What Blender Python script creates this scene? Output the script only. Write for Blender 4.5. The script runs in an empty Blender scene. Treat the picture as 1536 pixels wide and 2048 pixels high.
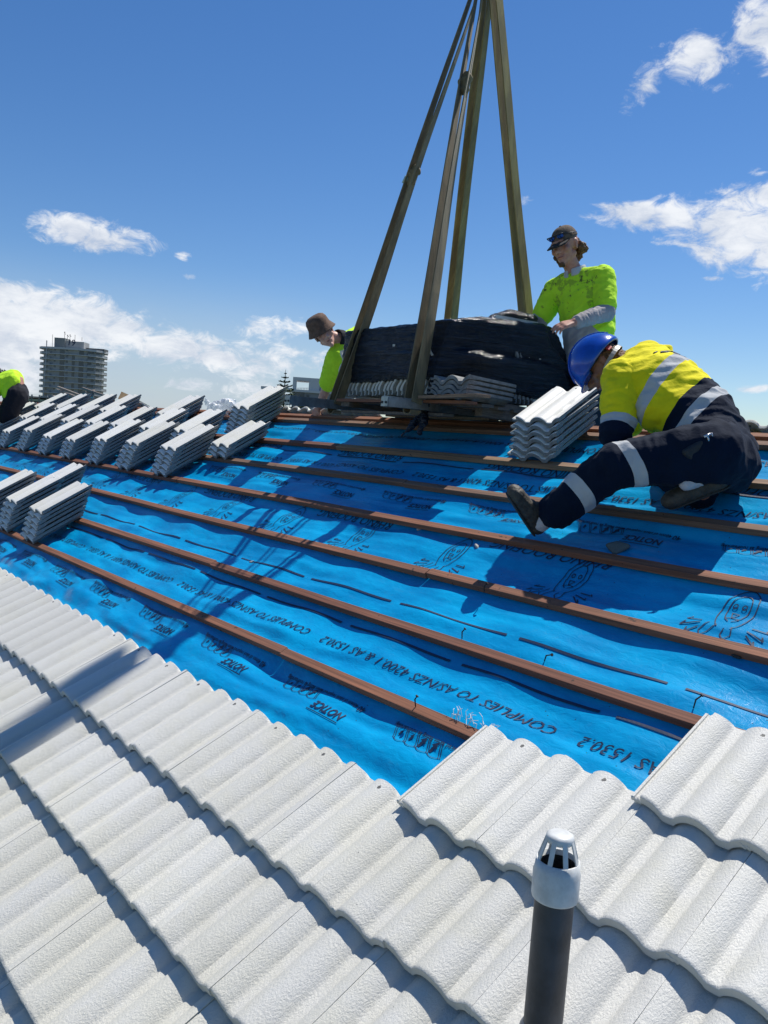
import bpy, bmesh, math, random
import numpy as np
from mathutils import Vector, Matrix, noise as mnoise

random.seed(7)
rng = np.random.default_rng(7)
C = bpy.context.scene.collection
SC = bpy.context.scene
PITCH = math.radians(29.0)
CP, SP = math.cos(PITCH), math.sin(PITCH)

# ------------------------------------------------------------------ camera
FPX = 1620.24                       # focal length in pixels of the 1536 x 2048 frame
def W(u, v, w=0.0):                 # roof coordinates (along ridge, up the slope, off the slope) to world
    return Vector((u, v * CP - w * SP, v * SP + w * CP))
ROOF = Matrix(((1, 0, 0, 0), (0, CP, -SP, 0), (0, SP, CP, 0), (0, 0, 0, 1)))
CAM = W(0, 0, 1.8358)
cR = Vector((0.65342381, 0.7539524, 0.06777241)).normalized()
cF = Vector((-0.74828575, 0.65685411, -0.09279609)).normalized()
cD = cF.cross(cR).normalized()
cR = cD.cross(cF).normalized()
cam_data = bpy.data.cameras.new("camera")
cam = bpy.data.objects.new("camera", cam_data)
C.objects.link(cam)
m = Matrix((cR, -cD, -cF)).transposed().to_4x4()
m.translation = CAM
cam.matrix_world = m
cam_data.sensor_fit = 'VERTICAL'
cam_data.sensor_height = 36.0
cam_data.lens = FPX / 2048 * 36.0
cam_data.clip_start = 0.05
cam_data.clip_end = 6000
SC.camera = cam

def ray(px, py):
    return (cR * ((px - 768) / FPX) + cD * ((py - 1024) / FPX) + cF)
def at(px, py, d):                  # point seen in that direction at depth d metres
    return CAM + ray(px, py) * d
def dirv(a, b, c):
    return (cR * a + cD * b + cF * c).normalized()
def on_y(px, py, y):
    r = ray(px, py); return CAM + r * ((y - CAM.y) / r.y)
def on_x(px, py, x):
    r = ray(px, py); return CAM + r * ((x - CAM.x) / r.x)
def to_px(p):
    d = Vector(p) - CAM; z = d.dot(cF)
    return (768 + FPX * d.dot(cR) / z, 1024 + FPX * d.dot(cD) / z, z)

# ------------------------------------------------------------------ light
LIGHT = Vector((0.10, -1.55 * CP + SP, -1.55 * SP - CP)).normalized()   # the way the sunlight travels
SUN_EL = math.asin(-LIGHT.z)
SUN_AZ = math.atan2(-LIGHT.x, -LIGHT.y)         # from +Y towards +X
sun_data = bpy.data.lights.new("sun", 'SUN')
sun_data.energy = 5.0
sun_data.angle = math.radians(0.53)
sun_data.color = (1.0, 0.96, 0.89)
sun = bpy.data.objects.new("sun", sun_data)
C.objects.link(sun)
sun.rotation_euler = LIGHT.to_track_quat('-Z', 'Y').to_euler()
SC.view_settings.view_transform = 'Standard'
SC.view_settings.look = 'None'
SC.view_settings.gamma = 1.0
SC.view_settings.exposure = 0.08

class NT:
    """small helper to wire shader nodes"""
    def __init__(s, tree):
        s.t = tree; s.n = tree.nodes; s.l = tree.links
    def new(s, typ, **kw):
        nd = s.n.new(typ)
        for k, v in kw.items(): setattr(nd, k, v)
        return nd
    def put(s, sock, v):
        if isinstance(v, bpy.types.NodeSocket): s.l.new(v, sock)
        elif v is not None: sock.default_value = v
    def math(s, op, a, b=None, c=None, clamp=False):
        nd = s.new('ShaderNodeMath', operation=op, use_clamp=clamp)
        for i, v in enumerate((a, b, c)):
            if v is not None: s.put(nd.inputs[i], v)
        return nd.outputs[0]
    def vmath(s, op, a, b=None, scale=None):
        nd = s.new('ShaderNodeVectorMath', operation=op)
        s.put(nd.inputs[0], a)
        if b is not None: s.put(nd.inputs[1], b)
        if scale is not None: s.put(nd.inputs['Scale'], scale)
        return nd
    def mix(s, f, a, b, typ='RGBA', blend='MIX'):
        nd = s.new('ShaderNodeMix', data_type=typ)
        if typ == 'RGBA':
            nd.blend_type = blend
            s.put(nd.inputs[0], f); s.put(nd.inputs[6], a); s.put(nd.inputs[7], b); return nd.outputs[2]
        s.put(nd.inputs[0], f); s.put(nd.inputs[2], a); s.put(nd.inputs[3], b); return nd.outputs[0]
    def noise(s, vec, scale, detail=2.0, rough=0.5, dist=0.0):
        nd = s.new('ShaderNodeTexNoise')
        if vec is not None: s.l.new(vec, nd.inputs['Vector'])
        nd.inputs['Scale'].default_value = scale; nd.inputs['Detail'].default_value = detail
        nd.inputs['Roughness'].default_value = rough; nd.inputs['Distortion'].default_value = dist
        return nd.outputs['Fac']
    def voro(s, vec, scale, feature='F1'):
        nd = s.new('ShaderNodeTexVoronoi', feature=feature)
        if vec is not None: s.l.new(vec, nd.inputs['Vector'])
        nd.inputs['Scale'].default_value = scale
        return nd.outputs['Distance']
    def ramp(s, f, stops, interp='LINEAR'):
        nd = s.new('ShaderNodeValToRGB')
        cr = nd.color_ramp; cr.interpolation = interp
        while len(cr.elements) > 1: cr.elements.remove(cr.elements[-1])
        for i, (p, c) in enumerate(stops):
            e = cr.elements[0] if i == 0 else cr.elements.new(p)
            e.position = p
            e.color = (c[0], c[1], c[2], 1) if hasattr(c, '__len__') else (c, c, c, 1)
        s.put(nd.inputs[0], f)
        return nd.outputs[0]
    def sm(s, x, lo, hi):           # smoothstep
        nd = s.new('ShaderNodeMapRange', interpolation_type='SMOOTHSTEP')
        s.put(nd.inputs[0], x); nd.inputs[1].default_value = lo; nd.inputs[2].default_value = hi
        return nd.outputs[0]
    def scalevec(s, vec, sc, rot=(0, 0, 0)):
        nd = s.new('ShaderNodeMapping')
        s.l.new(vec, nd.inputs['Vector']); nd.inputs['Scale'].default_value = sc; nd.inputs['Rotation'].default_value = rot
        return nd.outputs[0]

# ------------------------------------------------------------------ sky with clouds
world = bpy.data.worlds.new("World"); SC.world = world; world.use_nodes = True
wt = NT(world.node_tree); wt.n.clear()
sky = wt.new('ShaderNodeTexSky', sky_type='NISHITA')
sky.sun_disc = False; sky.sun_elevation = SUN_EL; sky.sun_rotation = SUN_AZ
sky.altitude = 0; sky.air_density = 1.0; sky.dust_density = 0.1; sky.ozone_density = 1.2
tc = wt.new('ShaderNodeTexCoord'); G = tc.outputs['Generated']
hs = wt.new('ShaderNodeHueSaturation'); hs.inputs['Saturation'].default_value = 1.28; hs.inputs['Value'].default_value = 1.0
wt.l.new(sky.outputs[0], hs.inputs['Color'])
skycol = wt.mix(1.0, hs.outputs[0], (0.92, 1.0, 1.18, 1), blend='MULTIPLY')
n1 = wt.noise(wt.scalevec(G, (1, 1, 1.8)), 30.0, 9.0, 0.66, 0.5)
n2 = wt.noise(G, 9.0, 3.0, 0.5)
n3 = wt.noise(wt.scalevec(G, (1, 1, 3.0)), 10.0, 6.0, 0.6)
nz = wt.math('ADD', wt.math('MULTIPLY', wt.math('SUBTRACT', n1, 0.5), 2.1), wt.math('MULTIPLY', wt.math('SUBTRACT', n2, 0.5), 0.7))
# each cloud: where it stands in the sky, half-width and half-height in frame units, tilt, weight
CLOUDS = [(1395, 118, 110, 56, -0.12, 1.0), (1290, 165, 80, 42, -0.75, .95), (1532, 70, 70, 80, -0.7, 1.0), (1400, 165, 70, 26, .1, .6), (1330, 436, 190, 34, 0.05, 1.05), (1500, 462, 210, 88, 0.16, 1.15), (1560, 400, 120, 60, -0.3, 1.0), (1640, 470, 260, 120, 0.1, 1.2), (1440, 385, 80, 16, -0.1, .5),
          (1050, 400, 46, 18, 0.2, .62), (160, 462, 120, 46, 0.12, 1.1), (250, 480, 95, 34, 0.2, .95), (368, 514, 24, 13, 0.3, .7), (380, 553, 22, 8, 0.1, .5),
          (60, 640, 300, 88, 0.14, 1.25), (-40, 700, 220, 110, 0.1, 1.2), (330, 690, 300, 52, 0.24, 1.05), (560, 655, 130, 34, 0.0, .85), (560, 715, 230, 44, 0.05, .80), (380, 770, 75, 24, 0.0, .95), (495, 743, 40, 24, 0.0, .95),
          (60, 745, 130, 42, 0.0, .9), (520, 780, 130, 28, 0.0, .85), (1428, 560, 38, 9, 0.05, .7), (1512, 777, 60, 13, 0.0, .85), (1525, 345, 45, 14, 0.1, .7),
          (-600, 600, 520, 90, .1, 1.2), (2300, 300, 400, 130, .1, 1.1), (2000, 640, 260, 60, 0, .9), (-1500, 300, 300, 90, 0, 1.0)]
cover = None
for (px, py, hw, hh, tilt, wgt) in CLOUDS:
    c = ray(px, py); L = c.length; c = c.normalized()
    ex = (cR * math.cos(tilt) + cD * math.sin(tilt)); ex = (ex - c * ex.dot(c)).normalized(); ey = c.cross(ex).normalized()
    k = FPX * L / 1.0
    dx = wt.vmath('DOT_PRODUCT', G, tuple(ex * (FPX / hw))).outputs['Value']
    dy = wt.vmath('DOT_PRODUCT', G, tuple(ey * (FPX / hh))).outputs['Value']
    fr = wt.math('GREATER_THAN', wt.vmath('DOT_PRODUCT', G, tuple(c)).outputs['Value'], 0.2)
    r2 = wt.math('ADD', wt.math('POWER', wt.math('ABSOLUTE', dx), 2.0), wt.math('POWER', wt.math('ABSOLUTE', dy), 2.0))
    fall = wt.math('MULTIPLY', wt.math('MULTIPLY', wt.math('SUBTRACT', 1.0, r2, clamp=True), wgt), fr)
    cover = fall if cover is None else wt.math('MAXIMUM', cover, fall)
dens = wt.sm(wt.math('ADD', wt.math('SUBTRACT', cover, 0.42), wt.math('MULTIPLY', nz, wt.sm(cover, 0.0, 0.25))), 0.0, 0.62)
# a veil of thin high haze towards the left horizon
elev = wt.new('ShaderNodeSeparateXYZ'); wt.l.new(G, elev.inputs[0])
leftness = wt.vmath('DOT_PRODUCT', G, tuple(ray(120, 760).normalized())).outputs['Value']
veil = wt.math('MULTIPLY', wt.math('SUBTRACT', 1.0, wt.sm(elev.outputs['Z'], 0.03, 0.19)), wt.sm(leftness, 0.90, 0.985))
veil = wt.math('MULTIPLY', veil, wt.math('ADD', 0.45, wt.math('MULTIPLY', n3, 0.7)), clamp=True)
shade = wt.sm(wt.math('ADD', wt.math('MULTIPLY', n3, .8), wt.math('MULTIPLY', n1, .35)), 0.38, 0.72)
cloudcol = wt.mix(shade, (6.2, 6.9, 8.2, 1), (10.3, 10.5, 10.8, 1))
c1 = wt.mix(wt.math('MULTIPLY', veil, 0.85), skycol, (5.2, 6.2, 7.6, 1))
c2 = wt.mix(wt.math('MULTIPLY', dens, 0.93), c1, cloudcol)
bg = wt.new('ShaderNodeBackground'); wt.l.new(c2, bg.inputs['Color']); bg.inputs['Strength'].default_value = 0.087
wo = wt.new('ShaderNodeOutputWorld'); wt.l.new(bg.outputs[0], wo.inputs['Surface'])

# ------------------------------------------------------------------ naming helpers
def tag(o, label=None, cat=None, group=None, kind=None):
    if label: o['label'] = label
    if cat: o['category'] = cat
    if group: o['group'] = group
    if kind: o['kind'] = kind
    return o
def empty(name, loc, label=None, cat=None, group=None, kind=None):
    o = bpy.data.objects.new(name, None); C.objects.link(o); o.location = loc
    o.empty_display_size = 0.1
    return tag(o, label, cat, group, kind)
def link(name, me, mat=None, parent=None, smooth=False):
    o = bpy.data.objects.new(name, me); C.objects.link(o)
    if mat is not None:
        for mm in (mat if isinstance(mat, (list, tuple)) else [mat]): me.materials.append(mm)
    if parent is not None:
        o.parent = parent
        o.matrix_parent_inverse = Matrix.Translation(-Vector(parent.location)) if parent.type == 'EMPTY' and parent.parent is None else Matrix()
    if smooth:
        me.polygons.foreach_set('use_smooth', [True] * len(me.polygons))
    return o
def sub(o, parent):                 # make o a child of parent without moving it
    bpy.context.view_layer.update()
    o.parent = parent; o.matrix_parent_inverse = parent.matrix_world.inverted(); return o
def mesh(name, vs, fs):
    me = bpy.data.meshes.new(name); me.from_pydata([tuple(v) for v in vs], [], fs); me.update(); return me

class MB:
    """collects shapes and links them as one mesh"""
    def __init__(s): s.v = []; s.f = []
    def add(s, vs, fs):
        k = len(s.v); s.v += [Vector(x) for x in vs]; s.f += [tuple(i + k for i in q) for q in fs]; return s
    def box(s, c, size, R=None):
        hx, hy, hz = (size[0] / 2, size[1] / 2, size[2] / 2)
        R = R or Matrix.Identity(3); c = Vector(c)
        vs = [c + R @ Vector((x * hx, y * hy, z * hz)) for x in (-1, 1) for y in (-1, 1) for z in (-1, 1)]
        return s.add(vs, [(0, 1, 3, 2), (4, 6, 7, 5), (0, 4, 5, 1), (2, 3, 7, 6), (0, 2, 6, 4), (1, 5, 7, 3)])
    def bar(s, a, b, w, h, up=Vector((0, 0, 1))):
        a, b = Vector(a), Vector(b); y = (b - a).normalized(); x = y.cross(up).normalized(); z = x.cross(y)
        R = Matrix((x, y, z)).transposed()
        return s.box((a + b) / 2, (w, (b - a).length, h), R)
    def tube(s, pts, rad, n=10, caps=True):
        pts = [Vector(p) for p in pts]; rad = rad if hasattr(rad, '__len__') else [rad] * len(pts)
        k = len(s.v); prev = None
        for i, p in enumerate(pts):
            t = (pts[min(i + 1, len(pts) - 1)] - pts[max(i - 1, 0)]).normalized()
            if prev is None: x = t.orthogonal().normalized()
            else: x = (prev - t * prev.dot(t)).normalized()
            prev = x; y = t.cross(x)
            for j in range(n):
                a = 2 * math.pi * j / n
                s.v.append(p + (x * math.cos(a) + y * math.sin(a)) * rad[i])
        for i in range(len(pts) - 1):
            for j in range(n):
                s.f.append((k + i * n + j, k + i * n + (j + 1) % n, k + (i + 1) * n + (j + 1) % n, k + (i + 1) * n + j))
        if caps:
            s.f.append(tuple(k + j for j in reversed(range(n)))); s.f.append(tuple(k + (len(pts) - 1) * n + j for j in range(n)))
        return s
    def strap(s, pts, width, thick, sides):      # flat webbing; sides = width direction at every point
        k = len(s.v); n = len(pts)
        for i, p in enumerate(pts):
            p = Vector(p); t = (Vector(pts[min(i + 1, n - 1)]) - Vector(pts[max(i - 1, 0)])).normalized()
            x = Vector(sides[i]); x = (x - t * x.dot(t)).normalized(); y = t.cross(x)
            w = width[i] if hasattr(width, '__len__') else width
            for a, b in ((-1, -1), (1, -1), (1, 1), (-1, 1)): s.v.append(p + x * (a * w / 2) + y * (b * thick / 2))
        for i in range(n - 1):
            for j in range(4): s.f.append((k + i * 4 + j, k + i * 4 + (j + 1) % 4, k + (i + 1) * 4 + (j + 1) % 4, k + (i + 1) * 4 + j))
        s.f.append((k + 3, k + 2, k + 1, k)); e = k + (n - 1) * 4; s.f.append((e, e + 1, e + 2, e + 3))
        return s
    def lathe(s, prof, base, R=None, n=32):
        R = R or Matrix.Identity(3); base = Vector(base); k = len(s.v)
        for (r, z) in prof:
            for j in range(n):
                a = 2 * math.pi * j / n; s.v.append(base + R @ Vector((r * math.cos(a), r * math.sin(a), z)))
        for i in range(len(prof) - 1):
            for j in range(n):
                s.f.append((k + i * n + j, k + i * n + (j + 1) % n, k + (i + 1) * n + (j + 1) % n, k + (i + 1) * n + j))
        return s
    def build(s, name, mat, parent=None, smooth=False, bevel=0.0):
        me = mesh(name, s.v, s.f)
        bm = bmesh.new(); bm.from_mesh(me)
        bmesh.ops.recalc_face_normals(bm, faces=bm.faces)
        if bevel:
            bmesh.ops.bevel(bm, geom=[e for e in bm.edges if len(e.link_faces) == 2 and e.calc_face_angle(0) > 0.6], offset=bevel, segments=2, affect='EDGES', profile=0.6)
        bm.to_mesh(me); bm.free()
        return link(name, me, mat, parent, smooth)

# ------------------------------------------------------------------ materials
def material(name, col, rough=0.7, metal=0.0, spec=0.5, bump=0.0, bscale=60.0, vary=0.0, vscale=6.0, coat=0.0, coord='Object'):
    mt = bpy.data.materials.new(name); mt.use_nodes = True
    t = NT(mt.node_tree); b = t.n['Principled BSDF']
    b.inputs['Roughness'].default_value = rough; b.inputs['Metallic'].default_value = metal
    b.inputs['Specular IOR Level'].default_value = spec; b.inputs['Coat Weight'].default_value = coat
    co = t.new('ShaderNodeTexCoord').outputs[coord]
    if vary:
        f = t.noise(co, vscale, 5.0, 0.6)
        f = t.sm(f, 0.3, 0.7)
        t.l.new(t.mix(f, tuple(max(0, x * (1 - vary)) for x in col) + (1,), tuple(min(1, x * (1 + vary)) for x in col) + (1,)), b.inputs['Base Color'])
    else: b.inputs['Base Color'].default_value = (*col, 1)
    if bump:
        bp = t.new('ShaderNodeBump'); bp.inputs['Strength'].default_value = bump; bp.inputs['Distance'].default_value = 0.01
        t.l.new(t.noise(co, bscale, 4.0, 0.6), bp.inputs['Height']); t.l.new(bp.outputs[0], b.inputs['Normal'])
    return mt
M = {}
def tile_material(name, col, gloss, bstr=.8):
    mt = bpy.data.materials.new(name); mt.use_nodes = True; t = NT(mt.node_tree); b = t.n['Principled BSDF']
    tco = t.new('ShaderNodeTexCoord'); co = tco.outputs['Object']
    oi = t.new('ShaderNodeObjectInfo')
    off = t.vmath('ADD', co, t.vmath('SCALE', oi.outputs['Location'], None, 3.7).outputs[0]).outputs[0]
    geo = t.new('ShaderNodeNewGeometry'); wp = geo.outputs['Position']
    big = t.noise(wp, 2.1, 4.0, 0.6); med = t.noise(off, 14.0, 4.0, 0.65)
    sx_ = t.new('ShaderNodeSeparateXYZ'); t.l.new(wp, sx_.inputs[0])
    low_ = t.math('SUBTRACT', 1.0, t.sm(sx_.outputs['Y'], -.3, .75))
    yel = t.sm(t.math('ADD', t.math('ADD', big, t.math('MULTIPLY', med, 0.35)), t.math('MULTIPLY', low_, .16)), 0.60, 0.86)
    tone = t.math('ADD', 0.905, t.math('MULTIPLY', oi.outputs['Random'], 0.13))
    c = t.mix(t.math('MULTIPLY', yel, 0.42), (*col, 1), (col[0] * 0.98, col[1] * 0.95, col[2] * 0.80, 1))
    c = t.mix(t.math('MULTIPLY', t.sm(med, 0.50, 0.72), 0.24), c, (col[0] * .80, col[1] * .80, col[2] * .80, 1))
    vv = t.new('ShaderNodeVectorMath', operation='SCALE'); t.l.new(c, vv.inputs[0]); t.l.new(tone, vv.inputs['Scale'])
    c = vv.outputs[0]
    # dark chips: sparse specks and the two broken-out nail holes at the head of the tile
    sp = t.voro(off, 21.0); spm = t.math('MULTIPLY', t.math('LESS_THAN', t.math('ADD', sp, t.math('MULTIPLY', t.noise(off, 300, 2), .05)), 0.060), t.math('GREATER_THAN', t.noise(off, 11.0, 0.0), 0.60))
    def hole(x, y, r):
        d = t.vmath('DISTANCE', t.vmath('MULTIPLY', co, (1, 0.8, 0)).outputs[0], (x, y * 0.8, 0)).outputs['Value']
        return t.math('LESS_THAN', t.math('ADD', d, t.math('MULTIPLY', t.math('SUBTRACT', t.noise(off, 190.0, 2.0), 0.5), 0.009)), r)
    hm = t.math('MAXIMUM', t.math('MULTIPLY', hole(0.158, 0.385, 0.0055), t.math('GREATER_THAN', oi.outputs['Random'], .12)), t.math('MULTIPLY', hole(0.098, 0.405, 0.0042), t.math('GREATER_THAN', oi.outputs['Random'], .5)))
    c = t.mix(t.math('MAXIMUM', spm, hm), c, (0.10, 0.10, 0.095, 1))
    # seam line of the side lap
    t.l.new(c, b.inputs['Base Color'])
    b.inputs['Roughness'].default_value = gloss; b.inputs['Specular IOR Level'].default_value = 0.45
    g1 = t.noise(t.scalevec(off, (1, 0.55, 1)), 235.0, 2.5, 0.6, 0.2)
    g2 = t.noise(off, 600.0, 1.0, 0.5)
    bp = t.new('ShaderNodeBump'); bp.inputs['Strength'].default_value = bstr; bp.inputs['Distance'].default_value = 0.0030
    t.l.new(t.math('ADD', g1, t.math('MULTIPLY', g2, 0.25)), bp.inputs['Height']); t.l.new(bp.outputs[0], b.inputs['Normal'])
    return mt
M['tile'] = tile_material('painted_concrete', (0.665, 0.655, 0.605), 0.55)
M['tile_loose'] = tile_material('painted_concrete_loose', (0.83, 0.815, 0.76), 0.5, .22)
M['bare'] = material('bare_concrete', (.22, .23, .235), .9, bump=.5, bscale=160, vary=.2, vscale=30)
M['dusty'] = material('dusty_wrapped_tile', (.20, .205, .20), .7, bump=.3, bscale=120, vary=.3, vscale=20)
def wood(name, col, sc=(60, 2.0, 60), rough=0.75):
    mt = bpy.data.materials.new(name); mt.use_nodes = True; t = NT(mt.node_tree); b = t.n['Principled BSDF']
    co = t.new('ShaderNodeTexCoord').outputs['Object']
    g = t.noise(t.scalevec(co, sc), 1.0, 5.0, 0.65, 0.5); p = t.noise(co, 3.0, 3.0, 0.6); k = t.noise(co, 25.0, 2.0)
    c = t.mix(t.sm(g, 0.3, 0.75), tuple(x * .55 for x in col) + (1,), tuple(min(1, x * 1.3) for x in col) + (1,))
    c = t.mix(t.math('MULTIPLY', t.sm(p, .45, .75), .45), c, tuple(x * .6 + .03 for x in col) + (1,))
    c = t.mix(t.math('MULTIPLY', t.math('GREATER_THAN', k, .72), .7), c, (0.02, 0.013, 0.01, 1))
    t.l.new(c, b.inputs['Base Color']); b.inputs['Roughness'].default_value = rough
    bp = t.new('ShaderNodeBump'); bp.inputs['Strength'].default_value = .5; bp.inputs['Distance'].default_value = .003
    t.l.new(g, bp.inputs['Height']); t.l.new(bp.outputs[0], b.inputs['Normal'])
    return mt
M['batten'] = wood('hardwood_batten', (0.275, 0.112, 0.058), (1.6, 70, 70))
M['batten_grey'] = wood('greyed_batten', (0.235, 0.130, 0.080), (1.6, 70, 70)); M['batten_dark'] = wood('dark_batten', (0.205, 0.080, 0.045), (1.6, 70, 70))
M['pale_batten'] = wood('weathered_batten', (0.33, 0.20, 0.115), (1.6, 70, 70))
M['greywood'] = wood('grey_pallet_timber', (0.17, 0.14, 0.11), (60, 2, 60))
M['steel'] = material('galvanised_steel', (0.36, 0.39, 0.39), 0.42, 0.75, bump=.15, bscale=35, vary=.25, vscale=18)
M['ink'] = material('printed_ink', (0.010, 0.026, 0.070), 0.5)

# sarking membrane
mt = bpy.data.materials.new('blue_sarking'); mt.use_nodes = True; t = NT(mt.node_tree); b = t.n['Principled BSDF']
co = t.new('ShaderNodeTexCoord').outputs['Object']
a1 = t.noise(t.scalevec(co, (1.0, 2.5, 1)), 2.3, 5.0, 0.65); a2 = t.noise(co, 46.0, 4.0, .7); a3 = t.noise(t.scalevec(co, (1, 3, 1)), 7.0, 5.0, .7)
c = t.mix(t.sm(a1, .35, .7), (0.0005, 0.245, 0.530, 1), (0.001, 0.380, 0.710, 1))
dust = t.math('MULTIPLY', t.sm(a3, .52, .80), t.sm(a2, .35, .70))
c = t.mix(t.math('MULTIPLY', dust, .22), c, (0.12, 0.34, 0.50, 1))
spk = t.math('MULTIPLY', t.math('LESS_THAN', t.voro(co, 30.0), .075), t.math('GREATER_THAN', t.noise(co, 9.0, 1.0), .57))
c = t.mix(spk, c, (0.02, 0.05, 0.10, 1))
t.l.new(c, b.inputs['Base Color'])
b.inputs['Roughness'].default_value = 0.29; b.inputs['Specular IOR Level'].default_value = 0.32
bp = t.new('ShaderNodeBump'); bp.inputs['Strength'].default_value = .28; bp.inputs['Distance'].default_value = .012
hgt = t.math('ADD', t.math('MULTIPLY', t.noise(t.scalevec(co, (1, 2.2, 1)), 16.0, 4.0, .6, .8), 1.0), t.math('MULTIPLY', t.noise(co, 230.0, 2.0), .10))
t.l.new(hgt, bp.inputs['Height']); t.l.new(bp.outputs[0], b.inputs['Normal'])
M['sarking'] = mt
# ------------------------------------------------------------------ value noise for shapes
class VN:
    def __init__(s, seed): s.t = np.random.default_rng(seed).random((256, 256))
    def __call__(s, x, y):
        x = np.asarray(x, float); y = np.asarray(y, float)
        xi = np.floor(x).astype(int); yi = np.floor(y).astype(int); fx = x - xi; fy = y - yi
        fx = fx * fx * (3 - 2 * fx); fy = fy * fy * (3 - 2 * fy)
        a = s.t[xi & 255, yi & 255]; b_ = s.t[(xi + 1) & 255, yi & 255]; c_ = s.t[xi & 255, (yi + 1) & 255]; d = s.t[(xi + 1) & 255, (yi + 1) & 255]
        return (a * (1 - fx) + b_ * fx) * (1 - fy) + (c_ * (1 - fx) + d * fx) * fy - 0.5
N1, N2, N3, N4, N5 = VN(1), VN(2), VN(3), VN(4), VN(5)

# ------------------------------------------------------------------ ground
gm = material('distant_ground', (0.09, 0.11, 0.07), 0.95, vary=.4, vscale=.02)
gr = MB().add([(-2500, -2500, -7.2), (2500, -2500, -7.2), (2500, 2500, -7.2), (-2500, 2500, -7.2)], [(0, 1, 2, 3)]).build('ground', gm)
tag(gr, kind='structure')

# ------------------------------------------------------------------ the house: sarking, battens, eaves
GAUGE, VB = 0.3680, 1.3192
RIDGE_V = 3.66
BV = [VB + GAUGE * k for k in range(-7, 7)]     # batten centre lines, upper edge at these
house = empty('house', W(-5, -1.6, -0.3), 'house with its tiled roof half stripped to blue sarking and timber battens', 'house')
def sark_h(u, v):
    u = np.asarray(u, float); v = np.asarray(v, float)
    ph = (v - VB) / GAUGE; d = np.abs(ph - np.round(ph)) * GAUGE         # distance from a batten line
    mid = np.clip(d / 0.10, 0, 1); mid = mid * mid * (3 - 2 * mid)
    raf = 0.5 - 0.5 * np.cos(2 * np.pi * (u + .11) / 0.6)
    amp = 0.55 + 0.9 * np.clip(N4(u * .7 + 9, v * 1.1) + .5, 0, 1)
    left = np.clip((-u - 2.2) / 3.0, 0, 1); low = np.clip((1.9 - v) / .8, 0, 1)
    hh = -0.034 - 0.010 * raf * mid
    wv = v + 0.05 * N1(u * 1.6, v * 2) + 0.02 * N2(u * 5, v * 3)
    hh = hh + amp * (0.026 * N2(u * 1.1 + 3, wv * 9.0) + 0.017 * N3(u * 1.7, wv * 19.0) + 0.006 * N5(u * 3.0, wv * 36.0)) * (0.25 + .75 * mid)
    dg = u * 1.7 + v * 3.1
    hh = hh + (0.3 + left) * (0.4 + low) * (0.013 * N1(dg * 2.2, (v - u * .35) * 7) + 0.009 * N3(u * 6.0 + v * 9, v * 12) + .004 * N5(u * 15 + v * 11, v * 21)) * (0.2 + .8 * mid)
    hh = np.where(d < 0.05, np.minimum(hh, -0.0305), hh)
    return np.minimum(hh, -0.010 - 0.0205 * (1 - mid))
def grid_sheet(u0, u1, v0, v1, du, dv, hf):
    us = np.arange(u0, u1 + du / 2, du); vs = np.arange(v0, v1 + dv / 2, dv)
    U, V = np.meshgrid(us, vs, indexing='ij'); H = hf(U, V)
    P = np.stack([U, V * CP - H * SP, V * SP + H * CP], -1).reshape(-1, 3)
    nu, nv = len(us), len(vs)
    I = np.arange(nu * nv).reshape(nu, nv)
    F = np.stack([I[:-1, :-1], I[1:, :-1], I[1:, 1:], I[:-1, 1:]], -1).reshape(-1, 4)
    me = bpy.data.meshes.new('sheet'); me.vertices.add(len(P)); me.vertices.foreach_set('co', P.ravel())
    me.loops.add(F.size); me.loops.foreach_set('vertex_index', F.ravel()); me.polygons.add(len(F))
    me.polygons.foreach_set('loop_start', np.arange(0, F.size, 4)); me.polygons.foreach_set('loop_total', np.full(len(F), 4)); me.update(calc_edges=True)
    me.polygons.foreach_set('use_smooth', np.ones(len(F), bool))
    return me
sark = link('sarking', grid_sheet(-15.0, 1.4, -1.5, RIDGE_V, 0.022, 0.0125, sark_h), M['sarking'], house)
far = MB().add([W(-15, RIDGE_V, -.03), W(1.4, RIDGE_V, -.03), W(1.4, RIDGE_V, -.03) + Vector((0, 3.2, -3.2 * SP / CP)), W(-15, RIDGE_V, -.03) + Vector((0, 3.2, -3.2 * SP / CP))], [(0, 1, 2, 3)]).build('far_sarking', M['sarking'], house)
wallm = material('render_wall', (.55, .53, .48), .9, vary=.1)
e1 = W(-15, -1.5, -.09); e2 = W(-15, RIDGE_V, -.09)
MB().box(((-15 + 1.4) / 2, 2.6, -4.0), (16.2, 6.4, 6.3)).build('wall', wallm, house)
MB().bar(W(-15, -1.52, -.06), W(1.4, -1.52, -.06), .18, .03, Vector((0, 1, 0))).build('fascia', material('fascia_paint', (.6, .6, .57), .5), house)
MB().bar(W(-15, RIDGE_V + .002, -.075), W(1.4, RIDGE_V + .002, -.075), .035, .08).build('ridge_board', M['batten'], house)
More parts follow.
